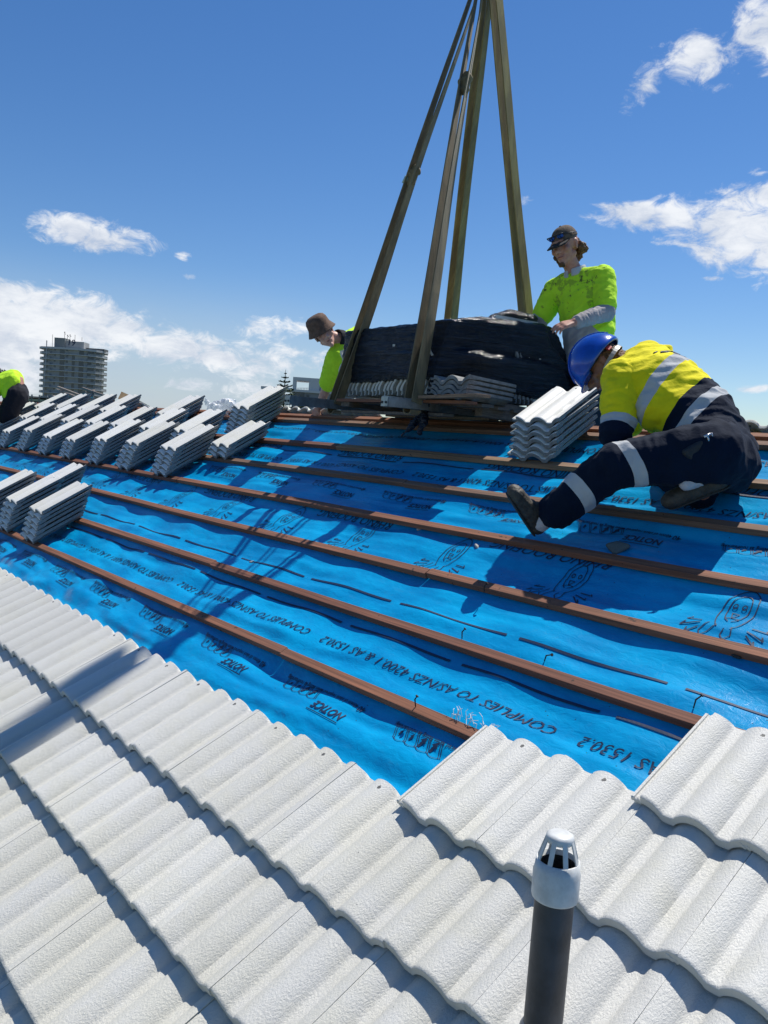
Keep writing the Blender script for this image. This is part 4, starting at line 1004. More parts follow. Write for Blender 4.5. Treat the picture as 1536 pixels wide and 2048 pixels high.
tb.chain([F(903, 655), F(888, 690), F(876, 725), F(866, 762), F(856, 800)], [.030, .034, .03, .026, .020])
tb.hull((F(856, 800), .02), (F(846, 830), .035)); tb.hull((F(846, 828), .03), (on_y(820, 858, 2.56), .012), (on_y(802, 872, 2.54), .006)); tb.hull((F(848, 828), .03), (on_y(838, 868, 2.54), .006), (on_y(850, 850, 2.56), .012))
tb.build('film_tail', wr, ld, .007, 2, lambda p: .014 * mnoise.noise(Vector((p.x * 30, p.y * 30, p.z * 9))) + .006 * mnoise.noise(p * 60))
# tiles of the load
def placed(m3, loc, label, group='tiles in the crane load', pool=None):
    mm = m3.to_4x4(); mm.translation = loc; return tile(mm, label, group, pool)
Rside = Matrix(((0, 0, -1), (0, 1, 0), (1, 0, 0)))          # standing on edge, nose to the viewer
xa, xb = F(681, 785).x, F(806, 780).x
for k in range(17):
    x = xa + (xb - xa) * k / 16
    placed(Rside @ Matrix.Rotation(random.uniform(-.03, .03), 3, 'Z'), Vector((x, F(682 + 7.3 * k, 775).y - .008 + random.uniform(-.006, .006), F(694, 792).z + .03 + .004 * (k % 3))), f'{ORD[k]} upright tile from left in the row under the wrap')
for k in range(2):
    placed(Rside, Vector((F(846 + 9 * k, 780).x, F(846, 775).y + .0, F(846, 797).z + .03)), f'{"left" if k == 0 else "right"} upright tile between the front sling and the flat tiles')
zt = F(900, 797).z
for k in range(4):
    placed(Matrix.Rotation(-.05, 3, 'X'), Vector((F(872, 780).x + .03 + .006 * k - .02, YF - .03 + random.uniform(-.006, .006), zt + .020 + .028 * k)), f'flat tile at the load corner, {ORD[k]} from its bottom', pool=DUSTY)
Rface = Matrix(((0, -1, 0), (0, 0, -1), (1, 0, 0)))
for k in range(5):
    y = Rr(1030, 800).y + .034 * k
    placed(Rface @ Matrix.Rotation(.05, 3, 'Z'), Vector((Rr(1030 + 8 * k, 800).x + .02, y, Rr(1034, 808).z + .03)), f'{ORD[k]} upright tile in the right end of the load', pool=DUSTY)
Rflat = Matrix(((0, 0, 1), (0, 1, 0), (1, 0, 0)))
placed(Matrix.Rotation(-.08, 3, 'X') @ Rflat @ Matrix.Rotation(.0, 3, 'Y'), Vector((Rr(1062, 800).x - .01, Rr(1062, 800).y, Rr(1062, 818).z + .03)), 'pale tile facing out at the far right end of the load')
for k, (px_, py_, dy_) in enumerate(((768, 651, .26), (802, 648, .34), (925, 632, .40))):
    q = on_y(px_, py_, YF + dy_)
    placed(Matrix.Rotation(.03, 3, 'X'), Vector((q.x, YF + dy_, q.z - .046)), f'tile lying on top of the load, {ORD[k]} from left')
# pallet
pa = empty('pallet', Vector((-4.0, 3.1, 1.80)), 'grey timber pallet under the wrapped tiles', 'pallet')
for x in (-4.50, -4.05): MB().box((x, 3.12, 1.800), (.09, .98, .055), Matrix.Rotation(-.05, 3, 'X')).build('bearer', M['greywood'], pa, bevel=.003)
MB().bar(Rr(958, 815, -.06), Rr(1080, 838, -.06), .075, .105).build('bearer', M['greywood'], pa, bevel=.003)
for i in range(7):
    y = 2.66 + .15 * i; MB().box((-3.95, y, 1.838 - .007 * i), (1.24, .11, .019)).build('deck_board', M['batten'] if i == 0 else M['greywood'], pa, bevel=.002)
MB().bar(F(862, 797) + Vector((0, -.05, 0)), F(978, 793) + Vector((0, -.05, 0)), .12, .018).build('deck_board', M['pale_batten'], pa, bevel=.002)
for y in (2.70, 3.12, 3.55): MB().box((-4.06, y, 1.762), (1.02, .10, .018)).build('bottom_board', M['greywood'], pa, bevel=.002)
# lifting bars (steel channels running across the ridge)
def lifting_bar(x, y0, z0, y1, z1, lab):
    o = empty('lifting_bar', Vector((x, (y0 + y1) / 2, (z0 + z1) / 2)), lab, 'steel bar', 'steel bars under the load')
    a, b_ = Vector((x, y0, z0)), Vector((x, y1, z1)); d = (b_ - a).normalized(); up = Vector((1, 0, 0)).cross(d).normalized(); X = Vector((1, 0, 0)); w_, h_, th = .062, .062, .006
    mb = MB()
    mb.bar(a + up * (h_ / 2), b_ + up * (h_ / 2), w_, th); mb.bar(a - X * (w_ / 2 - th / 2), b_ - X * (w_ / 2 - th / 2), th, h_ - th - .001, ); mb.bar(a + X * (w_ / 2 - th / 2), b_ + X * (w_ / 2 - th / 2), th, h_ - th - .001)
    mb.build('channel', M['steel'], o)
    MB().box(a - d * .004, (w_ - .004, .006, h_ - .006), Matrix((X, d, up)).transposed()).build('end_plate', M['steel'], o, bevel=.001)
    for s_ in (-.018, .018): MB().tube([a - d * .0075 + X * s_ - up * .004, a - d * .012 + X * s_ - up * .004], .008, 10).build('pin', M['sole'], o)
lifting_bar(-3.716, 2.32, 1.814, 4.15, 1.800, 'galvanised steel lifting bar ending beside the front sling, near the middle of the load')
lifting_bar(-4.66, 2.26, 1.806, 4.15, 1.796, 'galvanised steel lifting bar sticking out left of the load')
# slings
def webmat(name, col):
    mt = bpy.data.materials.new(name); mt.use_nodes = True; t = NT(mt.node_tree); b = t.n['Principled BSDF']; co = t.new('ShaderNodeTexCoord').outputs['Object']
    n = t.noise(t.scalevec(co, (6, 6, 1.2)), 2.0, 5.0, .65); f_ = t.noise(t.scalevec(co, (120, 120, 2)), 1.0, 2.0, .5)
    c = t.mix(t.sm(n, .35, .7), tuple(x * .5 for x in col) + (1,), (*col, 1)); c = t.mix(t.math('MULTIPLY', t.sm(f_, .5, .7), .35), c, tuple(x * .4 for x in col) + (1,))
    t.l.new(c, b.inputs['Base Color']); b.inputs['Roughness'].default_value = .85; b.inputs['Sheen Weight'].default_value = .2
    bp = t.new('ShaderNodeBump'); bp.inputs['Strength'].default_value = .5; bp.inputs['Distance'].default_value = .003; t.l.new(t.noise(co, 240.0, 2.0), bp.inputs['Height']); t.l.new(bp.outputs[0], b.inputs['Normal'])
    return mt
M['web'] = webmat('shaded_dirty_olive_webbing', (.30, .225, .11)); M['web2'] = webmat('yellow_webbing', (.42, .31, .09))  # front slings' webbing darker than the back ones', shade put into its colour
APEX = on_y(972, -45, 3.12)
def sling(bx, by, bz, off, mat, lab, w_=.078, tw=1.0, knot=None):
    o = empty('lifting_sling', Vector((bx, by, bz)), lab, 'lifting sling', 'webbing slings holding the load')
    top = APEX + Vector(off); n = 16
    for sd in (-1, 1):
        pts, sides = [], []
        for i in range(n + 1):
            f = i / n
            base_ = Vector((bx + sd * .034, by, bz + .01)); p = base_.lerp(top + Vector((sd * .016, sd * .012, 0)), f)
            p += Vector((0.006 * sd * math.sin(f * 9 + sd), .012 * math.sin(f * 7), 0)) * math.sin(math.pi * f)
            a = -tw * (f ** 1.1) * .85 * (1 if sd > 0 else .8)
            pts.append(p); sides.append(Vector((math.sin(a), math.cos(a), 0)))
        if sd < 0:                  # carry this leg round under the bar to meet the other
            loop = [Vector((bx + .0345 * math.cos(q), by, bz - .032 + .028 * math.sin(q))) for q in [math.radians(v) for v in range(0, -181, -20)]]
            pts = loop + pts; sides = [Vector((0, 1, 0))] * len(loop) + sides
        MB().strap(pts, w_, .007, sides).build('webbing', mat, o)
    if knot:
        f, kind_ = knot; p = Vector((bx, by, bz)).lerp(top, f)
        kb = Body(); dz = (top - Vector((bx, by, bz))).normalized(); kb.hull((p - dz * .05, (.035, .03, .03)), (p + dz * .05, (.03, .026, .03))); kb.hull((p + dz * .01 - cR * .02, .03), (p + dz * .03 + cR * .015, .03)); kb.build('joining_knot', mat, o, .006, 2, lambda q: .006 * mnoise.noise(q * 45))
        if kind_: MB().box(p - cR * .045 - dz * .03, (.035, .006, .05), Matrix.Rotation(.6, 3, 'Y')).build('label_tag', material('sling_tag', (.45, .55, .40), .6), o)
    return o
sling(-4.66, 2.665, 1.800, (-.03, -.02, 0), M['web'], 'dark olive sling on the left bar, carrying a pale tag', knot=(.56, True))
sling(-3.716, 2.545, 1.812, (.0, -.03, 0), M['web'], 'widest dark sling crossing the front face of the wrapped load', w_=.085, knot=(.74, False))
sling(-4.66, 3.72, 1.797, (.02, .01, 0), M['web2'], 'yellowish sling going down behind the middle of the load', tw=.5)
sling(-3.716, 3.75, 1.803, (.05, .02, 0), M['web2'], 'olive sling beside the standing worker at the far right of the load', tw=.12)
ch = empty('crane_hook', APEX, 'crane hook block holding the slings just above the photo', 'crane hook')
mb = MB(); mb.tube([APEX + Vector((.0, 0, .32)), APEX + Vector((0, 0, .16)), APEX + Vector((.07, 0, .06)), APEX + Vector((.06, 0, -.04)), APEX + Vector((0, 0, -.08)), APEX + Vector((-.07, 0, -.04)), APEX + Vector((-.09, 0, .05))], [.03, .03, .035, .04, .042, .035, .015], 12); mb.build('hook', M['steel'], ch, True)
mb = MB(); mb.box(APEX + Vector((0, 0, .78)), (.30, .20, .80)); mb.build('block', material('hook_block_paint', (.5, .35, .02), .5), ch, bevel=.03)
mb = MB(); mb.tube([APEX + Vector((.06, 0, 1.15)), APEX + Vector((.06, 0, 8))], .011, 8); mb.tube([APEX + Vector((-.06, 0, 1.15)), APEX + Vector((-.06, 0, 8))], .011, 8); mb.build('cable', M['sole'], ch)

# ================================================================== vent pipe
vb = Vector((-.966, .518, .30)); vt = .793
vp = empty('vent_pipe', vb, 'dark grey vent pipe with a slotted white cap standing in the white tiles', 'vent pipe')
zc = .668
MB().lathe([(.0420, -.25), (.0420, .362)], vb, n=40).build('pipe', material('grey_pvc', (.040, .044, .050), .50, vary=.35, vscale=12, bump=.12, bscale=50), vp, True)
capm2 = material('white_pvc', (.60, .61, .59), .45, vary=.14, vscale=25, bump=.10, bscale=60)
cb = MB(); cb.lathe([(.0425, .352), (.0490, .352), (.0500, .356), (.0503, .408), (.0480, .415), (.0460, .436), (.0420, .436), (.0425, .36)], vb, n=48); cb.build('cap_collar', capm2, vp, True)
cb = MB(); cb.lathe([(.0, .0), (.018, .0003), (.024, -.0015), (.0290, -.005), (.0300, -.011), (.0292, -.018), (.0, -.018)], vb + Vector((0, 0, vt - vb.z)), n=40)
cb.build('cap_top', capm2, vp, True)
cb = MB(); z0_, z1_ = vb.z + .432, vt - .012
for k in range(8):
    a = 2 * math.pi * (k + .3) / 8; d = Vector((math.cos(a), math.sin(a), 0)); cb.bar(Vector((vb.x, vb.y, z0_)) + d * .0440, Vector((vb.x, vb.y, z1_)) + d * .0285, .0105, .0030, d)
cb.build('cap_ribs', capm2, vp, bevel=.0006)
MB().lathe([(.0385, .35), (.0385, .425)], vb, n=32).build('cap_liner', M['sole'], vp, True)
MB().lathe([(.0425, -.005), (.050, -.02), (.054, -.05)], W(-.966, .62, .03) * 0 + Vector((vb.x, vb.y, W(-.966, .62, .075).z)), n=32).build('flashing', material('lead_flashing', (.25, .26, .27), .5, .3), vp, True)

# ================================================================== small things lying about
chipm = material('broken_mortar', (.45, .44, .40), .9, bump=.6, bscale=150)
def lump(name, u, v, r, lab, cat, mat, seed, grp=None, flat=.5, w=None):
    b_ = Body(); rr = random.Random(seed); w0 = float(sark_h(u, v)) + r * flat * .6 if w is None else w
    b_.hull(*[(W(u + rr.uniform(-r, r), v + rr.uniform(-r, r) * .7, w0 + rr.uniform(-.4, .6) * r * flat), r * .22) for _ in range(7)])
    o = b_.build(name, mat, None, max(.0025, r * .16), 1); return tag(o, lab, cat, grp)
lump('mortar_crumb', -2.65, 2.33, .018, 'pale mortar crumb on the blue sarking above an emblem', 'mortar crumb', chipm, 1, 'crumbs on the sarking')
lump('mortar_crumb', -3.12, 2.38, .016, 'pale mortar crumb on sarking at the edge of the load shadow', 'mortar crumb', chipm, 2, 'crumbs on the sarking')
lump('mortar_crumb', -1.20, 2.01, .020, 'dark crumb on sunlit sarking near the right edge', 'mortar crumb', M['sole'], 3, 'crumbs on the sarking')
lump('mortar_crumb', -3.95, 1.80, .014, 'tiny crumb on sarking near a printed dash', 'mortar crumb', chipm, 4, 'crumbs on the sarking')
lump('tile_shard', -1.96, 2.50, .05, 'grey green shard lying under the knee of the kneeling worker', 'tile shard', material('shard_grey', (.13, .15, .14), .8, bump=.5, bscale=80), 5, flat=.35)
rust = material('rusty_iron', (.05, .03, .022), .6, .5, bump=.5, bscale=200)
for (u, v, dx, dy, lab) in ((-1.21, 1.735, .02, .05, 'bent rusty nail standing beside the lowest tile corner'), (-2.30, 1.985, .015, .035, 'bent nail with a pale head in the batten below the shadow'), (-2.21, 1.72, .012, .04, 'short dark nail standing behind the second batten'), (-1.80, 1.735, .04, .01, 'rusty clip lying behind the second batten'), (-2.06, 1.30, .008, .030, 'loose nail hanging from the lowest batten end')):
    w0 = .0 if 'batten' in lab and 'behind' not in lab else float(sark_h(u, v))
    mb = MB(); a = W(u, v, w0 + .002); c_ = W(u + dx * .4, v + dy * .2, w0 + .032); d_ = W(u + dx, v + dy * .5, w0 + .040)
    mb.tube([a, c_, d_], [.0022, .0028, .0024], 8); mb.tube([d_, d_ + (d_ - c_).normalized() * .004], .0060, 10); tag(mb.build('nail', rust), lab, 'nail', 'nails left on the roof')
# frayed threads at the cut end of the lowest batten
mb = MB(); rr = random.Random(4)
for k in range(26):
    p = W(-1.80 + rr.uniform(-.10, .09), VB + rr.uniform(-.012, .02), .004); q = p + Vector((rr.uniform(-.03, .03), rr.uniform(0, .03), rr.uniform(.004, .035))); mb.tube([p, (p + q) / 2 + Vector((rr.uniform(-.01, .01), 0, .008)), q], .0011, 5)
tag(mb.build('frayed_fibre', material('white_fibre', (.75, .75, .74), .9)), 'tuft of frayed white fibre on the cut end of the lowest batten', 'fibre')
# clear plastic bag
pm = bpy.data.materials.new('clear_plastic'); pm.use_nodes = True; t = NT(pm.node_tree); b = t.n['Principled BSDF']; out = t.n['Material Output']
b.inputs['Base Color'].default_value = (.80, .83, .86, 1); b.inputs['Roughness'].default_value = .18
tr_ = t.new('ShaderNodeBsdfTransparent'); mx = t.new('ShaderNodeMixShader'); lw_ = t.new('ShaderNodeLayerWeight'); lw_.inputs['Blend'].default_value = .45
t.l.new(t.math('ADD', .28, t.math('MULTIPLY', lw_.outputs['Facing'], .6), clamp=True), mx.inputs[0]); t.l.new(tr_.outputs[0], mx.inputs[1]); t.l.new(b.outputs[0], mx.inputs[2]); t.l.new(mx.outputs[0], out.inputs['Surface'])
pb = Body(); db = 7.75
pb.hull((at(436, 822, db), .085), (at(452, 815, db + .1), .08), (at(428, 816, db), .06)); pb.hull((at(446, 808, db), .05), (at(472, 801, db + .2), .02)); pb.hull((at(420, 812, db), .03), (at(411, 799, db - .1), .012)); pb.hull((at(452, 812, db), .05), (at(468, 812, db), .05))
tag(pb.build('plastic_bag', pm, None, .010, 1, lambda p: .030 * mnoise.noise(p * 16) + .018 * mnoise.noise(p * 37) + .008 * mnoise.noise(p * 80)), 'crumpled clear plastic bag behind the tall stack of tiles', 'plastic bag')
# cardboard and offcuts beyond the back row of stacks
cbm = material('brown_cardboard', (.36, .24, .12), .85, vary=.15)
pts = [at(236, 797, 10.2), at(243, 783, 10.3), at(263, 792, 10.1), at(262, 803, 10.0)]; nrm = (pts[1] - pts[0]).cross(pts[3] - pts[0]).normalized() * .008
mb = MB().add(pts + [p + nrm for p in pts], [(0, 1, 2, 3), (7, 6, 5, 4), (0, 4, 5, 1), (1, 5, 6, 2), (2, 6, 7, 3), (3, 7, 4, 0)])
q0, q1 = pts[1], pts[2]; q2 = q1 + Vector((.05, .25, -.12)); q3 = q0 + Vector((.05, .25, -.12)); mb.add([q0, q1, q2, q3] + [p + nrm for p in (q0, q1, q2, q3)], [(0, 1, 2, 3), (7, 6, 5, 4), (0, 4, 5, 1), (1, 5, 6, 2), (2, 6, 7, 3), (3, 7, 4, 0)])
tag(mb.build('cardboard_sheet', cbm), 'folded brown cardboard sheet sticking up behind the back row of stacks', 'cardboard')
offm = wood('grey_offcut', (.26, .22, .18), (30, 30, 30))
for k, (x0, y0, x1, y1, d0, d1, lab) in enumerate(((116, 774, 158, 790, 12.6, 11.4, 'upper long pale timber offcut pointing up left of the pile'), (113, 779, 150, 793, 12.8, 11.3, 'second pale timber offcut below the upper one'), (107, 792, 124, 799, 12.4, 11.8, 'short pale timber offcut at the pile\'s left end'), (165, 776, 208, 791, 12.2, 11.2, 'long dark timber offcut leaning right over the pile'), (118, 797, 172, 784, 12.0, 11.6, 'dark timber offcut rising to the right across the pile'), (125, 800, 160, 792, 11.6, 11.9, 'dark timber offcut lying low in the pile'), (184, 795, 188, 780, 11.6, 11.7, 'stubby timber offcut standing upright in the pile'))):
    tag(MB().bar(at(x0, y0, d0), at(x1, y1, d1), .035 if k != 2 else .045, .028).build('timber_offcut', M['greywood'] if k in (3, 4, 5) else offm, bevel=.002), lab, 'timber offcut', 'offcuts piled behind the stacks')

# ================================================================== far buildings and trees
DT = 400.0; mpx = DT / FPX
gx = Vector((cR.x, cR.y, 0)).normalized(); gy = Vector((cF.x, cF.y, 0)).normalized(); gz = Vector((0, 0, 1))
tc0 = at(139, 760, DT); tbase = Vector((tc0.x, tc0.y, -7.2))
tw = empty('apartment_tower', tbase, 'tall grey curved apartment tower with white balcony bands on the left skyline', 'apartment tower')
PLAN = [(-16.0, 9), (-15.6, 4), (-13.5, 1), (-9, -.6), (-4.5, -1.4), (0, -1.8), (4.5, -1.6), (8.5, -.6), (11.5, 1.6), (13.4, 5), (14, 10), (11, 18), (-12, 18)]
def prism(mb, pts, z0, z1):
    n = len(pts); vs = [tbase + gx * a + gy * b_ + gz * (z0 - tbase.z) for a, b_ in pts] + [tbase + gx * a + gy * b_ + gz * (z1 - tbase.z) for a, b_ in pts]
    mb.add(vs, [tuple(range(n - 1, -1, -1)), tuple(range(n, 2 * n))] + [(i, (i + 1) % n, n + (i + 1) % n, n + i) for i in range(n)]); return mb
conc = material('tower_concrete', (.34, .345, .335), .85, vary=.12, vscale=.3); band = material('tower_slab_paint', (.46, .47, .47), .7); glassd = material('tower_glass', (.05, .065, .08), .15, spec=.6); rail = material('balcony_glass', (.235, .25, .25), .35)
zr = at(139, 698, DT).z; FH = 11.05 * mpx
prism(MB(), [(a * .955, b_ * .955 + .4) for a, b_ in PLAN], -7.2, zr - .2).build('wall', conc, tw)
for k in range(11):
    z = zr - FH * k; s_ = 1.065 if k else 1.08
    prism(MB(), [(a * s_, (b_ - 8) * s_ + 8) for a, b_ in PLAN], z - (.35 if k else .65), z + (.0 if k else .35)).build('balcony_slab' if k else 'roof_slab', band, tw)
    if k:
        Q = [(a * 1.055, (b_ - 8) * 1.055 + 8) for a, b_ in PLAN]
        for run in ((0, 1, 2), (7, 8, 9, 10)):
            mb = MB()
            for i in run:
                p, q = Q[i], Q[i + 1]; P3 = lambda c_, zz: tbase + gx * c_[0] + gy * c_[1] + gz * (zz - tbase.z)
                d = (P3(q, 0) - P3(p, 0)).normalized(); nn = Vector((d.y, -d.x, 0)) * .06
                mb.add([P3(p, z), P3(q, z), P3(q, z + .85), P3(p, z + .85), P3(p, z) + nn, P3(q, z) + nn, P3(q, z + .85) + nn, P3(p, z + .85) + nn], [(0, 1, 2, 3), (7, 6, 5, 4), (0, 4, 5, 1), (3, 2, 6, 7), (0, 3, 7, 4), (1, 5, 6, 2)])
            mb.build('balustrade', rail, tw)
wl_ = [(a * .955, b_ * .955 + .4) for a, b_ in PLAN]; rr = random.Random(3); nw = 0
for k in range(9):
    z0 = zr - FH * (k + 1) + .15
    for i, w_ in ((1, 1.2), (2, 1.4), (4, 2.4), (4.55, 1.2), (5.3, 1.3), (6.2, 2.2), (7.2, 1.8), (7.75, 1.3), (8.5, 1.8), (9.5, 2.2), (3.1, .9)):
        j = int(i); f = i - j + .18; p = Vector((*wl_[j], 0)).lerp(Vector((*wl_[j + 1], 0)), min(.85, f)); d = (Vector((*wl_[j + 1], 0)) - Vector((*wl_[j], 0))).normalized()
        if rr.random() < .12 or nw > 98: continue
        nw += 1
        wp = tbase + gx * p.x + gy * p.y + gz * (z0 + (.95 if w_ < 1.3 else .0) - tbase.z); dd = gx * d.x + gy * d.y; nn = Vector((dd.y, -dd.x, 0)); nn = nn if nn.dot(gy) < 0 else -nn; h_ = 1.2 if w_ < 1.3 else 2.05
        if h_ < 2 and rr.random() < .5: wp += gz * .3; h_ = .8
        MB().box(wp + gz * (h_ / 2), (w_, .14, h_), Matrix((dd, nn, gz)).transposed()).build('window', glassd, tw)
ph0, ph1 = at(104, 678, DT), at(162, 688, DT)
def blk(x0, x1, y0, y1, z0, z1, mat, name):
    return MB().box(tbase + gx * ((x0 + x1) / 2) + gy * ((y0 + y1) / 2) + gz * ((z0 + z1) / 2 - tbase.z), (x1 - x0, y1 - y0, z1 - z0), Matrix((gx, gy, gz)).transposed()).build(name, mat, tw)
lx = lambda px: (px - 139) * mpx
blk(lx(104), lx(125), 1.5, 9, zr, at(139, 677, DT).z, material('penthouse_grey', (.20, .215, .21), .85), 'lift_tower'); blk(lx(125) + .01, lx(162), 2.2, 9.5, zr, at(139, 682, DT).z, conc, 'plant_room'); blk(lx(163), lx(199), 5, 11, zr, zr + 1.4, material('roof_plant_dark', (.09, .095, .10), .8), 'roof_plant')
mb = MB()
for (x, h_) in ((120, 9), (126, 5.5), (131, 6), (141, 6.5), (155, 4), (84, 9), (96, 16), (164, 3), (177, 2.5)):
    top_ = zr + (0 if x in (84, 96, 164, 177) else at(139, 679, DT).z - zr); p = tbase + gx * lx(x) + gy * 4 + gz * (top_ - tbase.z)
    mb.bar(p, p + gz * h_ * .42, .14, .14, Vector((1, 0, 0)))
    if x in (120, 126, 131): mb.box(p + gz * h_ * .40, (.9, .25, .35)); mb.box(p + gz * h_ * .30 + gx * .4, (.5, .2, .3))
mb.build('antenna', M['sole'], tw)
p0 = tbase + gx * (lx(94)) + gy * (-2.6); MB().bar(p0 - gx * 1.2, p0 + gz * (zr + 3 - tbase.z) + gx * .6, .22, .22, Vector((1, 0, 0))).build('mast', band, tw)
n19 = text_mesh('19', 4.2, .1, 1.0, .05)
o = link('sign_number', n19, M['ink'], None); Rw = Matrix((gx, gz, -gy)).transposed().to_4x4(); Rw.translation = tbase + gx * (lx(128)) + gy * 2.05 + gz * (at(139, 690.5, DT).z - tbase.z); o.data.transform(Rw); o.parent = tw; o.matrix_parent_inverse = Matrix.Translation(-tw.location)

# low balcony block below the tower
DB = 150.0; kb = DB / FPX; bb0 = at(62, 850, DB); bb = Vector((bb0.x, bb0.y, -7.2))
lb_ = empty('balcony_block', bb, 'low grey apartment block with open balconies and green glass below the tower', 'apartment block')
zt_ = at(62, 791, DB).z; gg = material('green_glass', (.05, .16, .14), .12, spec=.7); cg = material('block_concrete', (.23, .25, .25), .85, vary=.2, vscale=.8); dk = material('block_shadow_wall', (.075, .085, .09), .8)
B3 = lambda a, b_, z: Vector((bb.x, bb.y, 0)) + gx * (a * kb) + gy * b_ + gz * z
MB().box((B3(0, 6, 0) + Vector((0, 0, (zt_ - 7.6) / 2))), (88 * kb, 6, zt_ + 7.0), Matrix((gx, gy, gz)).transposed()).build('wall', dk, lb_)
for k in range(5): MB().box(B3(0, 1.6, zt_ - .2 - 1.15 * k), (92 * kb, 3.4, .16), Matrix((gx, gy, gz)).transposed()).build('balcony_slab', cg, lb_)
for a in (-46, -31, -16, -1, 14, 29, 44): MB().box(B3(a, .3, zt_ / 2 - 3.4), (.22, .22, zt_ + 7.2), Matrix((gx, gy, gz)).transposed()).build('post', cg, lb_)
for k in range(4):
    for a in (-38, -23, -8, 7, 22, 36): MB().box(B3(a, .1, zt_ - .82 - 1.15 * k), (13 * kb, .04, .42), Matrix((gx, gy, gz)).transposed()).build('glass_panel', gg if (k + a) % 3 else cg, lb_)

# white house behind the bucket-hat worker
DW = 120.0; kw = DW / FPX; wb = at(630, 850, DW); wb = Vector((wb.x, wb.y, -7.2))
wh = empty('white_house', wb, 'flat roofed white and grey house with an open roof terrace behind the bucket-hat worker', 'house')
wpm = material('white_render', (.58, .58, .57), .8); wgm = material('grey_render', (.22, .235, .25), .85); Hb = lambda x, y, b_=0.0: Vector((wb.x, wb.y, 0)) + gx * ((x - 630) * kw) + gy * b_ + gz * at(x, y, DW).z
def hbox(x0, x1, y0, y1, b0, b1, mat, name, par=None):
    c_ = Vector((wb.x, wb.y, 0)) + gx * (((x0 + x1) / 2 - 630) * kw) + gy * ((b0 + b1) / 2); z0, z1 = at(620, y1, DW).z, at(620, y0, DW).z
    return MB().box(c_ + gz * ((z0 + z1) / 2), ((x1 - x0) * kw, b1 - b0, z1 - z0), Matrix((gx, gy, gz)).transposed()).build(name, mat, wh)
hbox(581, 700, 786, 960, 0, 8, wgm, 'wall'); hbox(579, 702, 781, 785.9, -.3, 8.3, wpm, 'roof_slab'); hbox(518, 578.9, 779, 784.5, 0, 6, wpm, 'canopy')
hbox(581, 588, 763, 780.9, 0, .5, wpm, 'terrace_post'); hbox(581, 634, 756.5, 762.9, 0, 4.5, wpm, 'terrace_beam'); hbox(613, 634, 763, 780.9, 0, 4.5, wpm, 'terrace_wall'); hbox(634.1, 690, 757.5, 780.9, .4, 6, material('side_render', (.42, .42, .42), .8), 'terrace_room')
hbox(634.5, 648, 762, 769, .3, .45, glassd, 'window')
mb = MB()
for x in range(590, 613, 3): mb.bar(Hb(x, 781, .25), Hb(x, 776, .25), .03, .03, Vector((1, 0, 0)))
mb.bar(Hb(589, 776, .25), Hb(612, 776, .25), .05, .05); mb.build('railing', wgm, wh)
for (x0, x1, y0, y1) in ((588, 595, 787, 795), (597, 605, 787, 794), (609, 615, 790, 801), (660, 668, 790, 812), (605, 612, 815, 822), (630, 637, 815, 832), (640, 647, 815, 832), (652, 662, 812, 832)): hbox(x0, x1, y0, y1, -.06, .05, glassd, 'window')

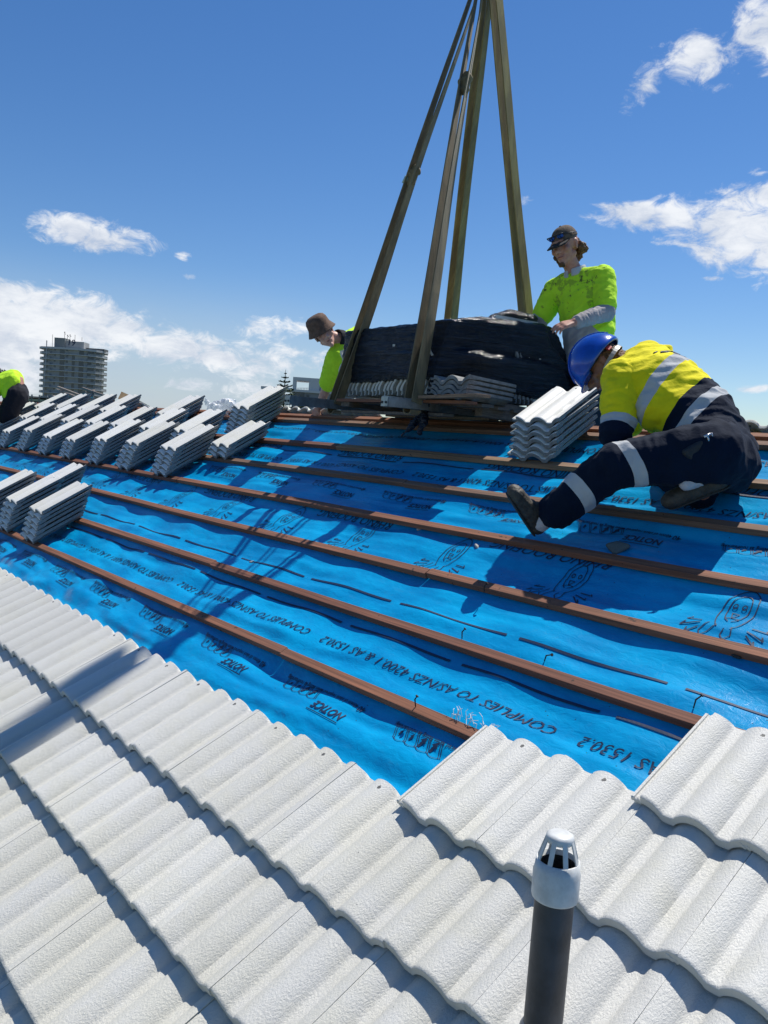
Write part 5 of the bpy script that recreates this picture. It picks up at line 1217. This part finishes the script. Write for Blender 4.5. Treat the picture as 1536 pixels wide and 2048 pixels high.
# trees
leafm = material('pine_needles', (.022, .045, .022), .8, vary=.6, vscale=1.2); bushm = material('shrub_leaves', (.035, .06, .022), .8, vary=.6, vscale=1.0); bark = material('bark', (.10, .075, .055), .9, bump=.5, bscale=8)
def norfolk(px, ytop, d, height, spread, lab, seed):
    rr = random.Random(seed); top_ = at(px, ytop, d); bot = Vector((top_.x, top_.y, -7.2)); o = empty('pine_tree', bot, lab, 'pine tree', 'pines on the skyline')
    MB().tube([bot, top_ - gz * .8, top_ + gz * .3], [.22, .06, .02], 8).build('trunk', bark, o)
    mb = MB(); nt = 15
    for k in range(nt):
        f = (k + .35) / nt; z = top_.z - height * f; L = spread * (f ** .75) * rr.uniform(.85, 1.1)
        for j in range(7):
            a = 2 * math.pi * (j + rr.random() * .5) / 7 + k * .5; dr = Vector((math.cos(a), math.sin(a), 0)); ln = L * rr.uniform(.75, 1.1)
            base_ = Vector((top_.x, top_.y, z)); pr = base_
            for q in range(1, 7):
                s_ = q / 6; p = base_ + dr * ln * s_ + gz * (ln * (.20 * s_ * s_ - .02 * s_)) ; 
                for m_ in range(9):
                    sd = dr.cross(gz) * rr.uniform(-1, 1) + gz * rr.uniform(-.15, .9) + dr * rr.uniform(0, .7); sd.normalize(); c_ = pr.lerp(p, rr.random()); e_ = c_ + sd * ln * .17 * rr.uniform(.6, 1.2) ; wv = sd.cross(Vector((rr.random() - .5, rr.random() - .5, rr.random() - .5))).normalized() * (.062 * spread / 2.3)
                    mb.add([c_ - wv, c_ + wv, e_ + wv * .4, e_ - wv * .4], [(0, 1, 2, 3)])
                mb.add([pr, pr + gz * .05, p + gz * .03, p], [(0, 1, 2, 3)]); pr = p
    mb.build('crown', leafm, o); return o
norfolk(571, 744, 105, 8.5, 3.0, 'larger dark pine left of the white house', 1)
norfolk(528, 784, 210, 9, 3.0, 'tiny distant pine under the white house canopy', 2)
def bush(px, py, d, r, lab, seed, name='tree'):
    rr = random.Random(seed); c_ = at(px, py, d); bot = Vector((c_.x, c_.y, -7.2)); o = empty(name, bot, lab, 'tree', 'leafy trees beyond the ridge'); MB().tube([bot, c_], [.25, .10], 8).build('trunk', bark, o); mb = MB()
    cl_ = [(c_ + Vector((rr.gauss(0, .5), rr.gauss(0, .5), rr.gauss(0, .35))) * r, r * rr.uniform(.25, .5)) for _ in range(22)]
    for cc, cr_ in cl_:
        for _ in range(70):
            d_ = Vector((rr.gauss(0, 1), rr.gauss(0, 1), rr.gauss(0, 1))).normalized(); p = cc + d_ * cr_ * rr.random() ** .4; a = Vector((rr.gauss(0, 1), rr.gauss(0, 1), rr.gauss(0, 1))).normalized() * .10 * r ** .5; b2 = a.cross(d_) * .6
            mb.add([p - a, p - b2, p + a, p + b2], [(0, 1, 2, 3)])
    mb.build('crown', bushm, o)
bush(560, 835, 70, 2.0, 'leafy tree under the left lifting bar', 5); bush(-24, 745, 60, 1.0, 'dark tree top at the left edge above the bent worker', 6)
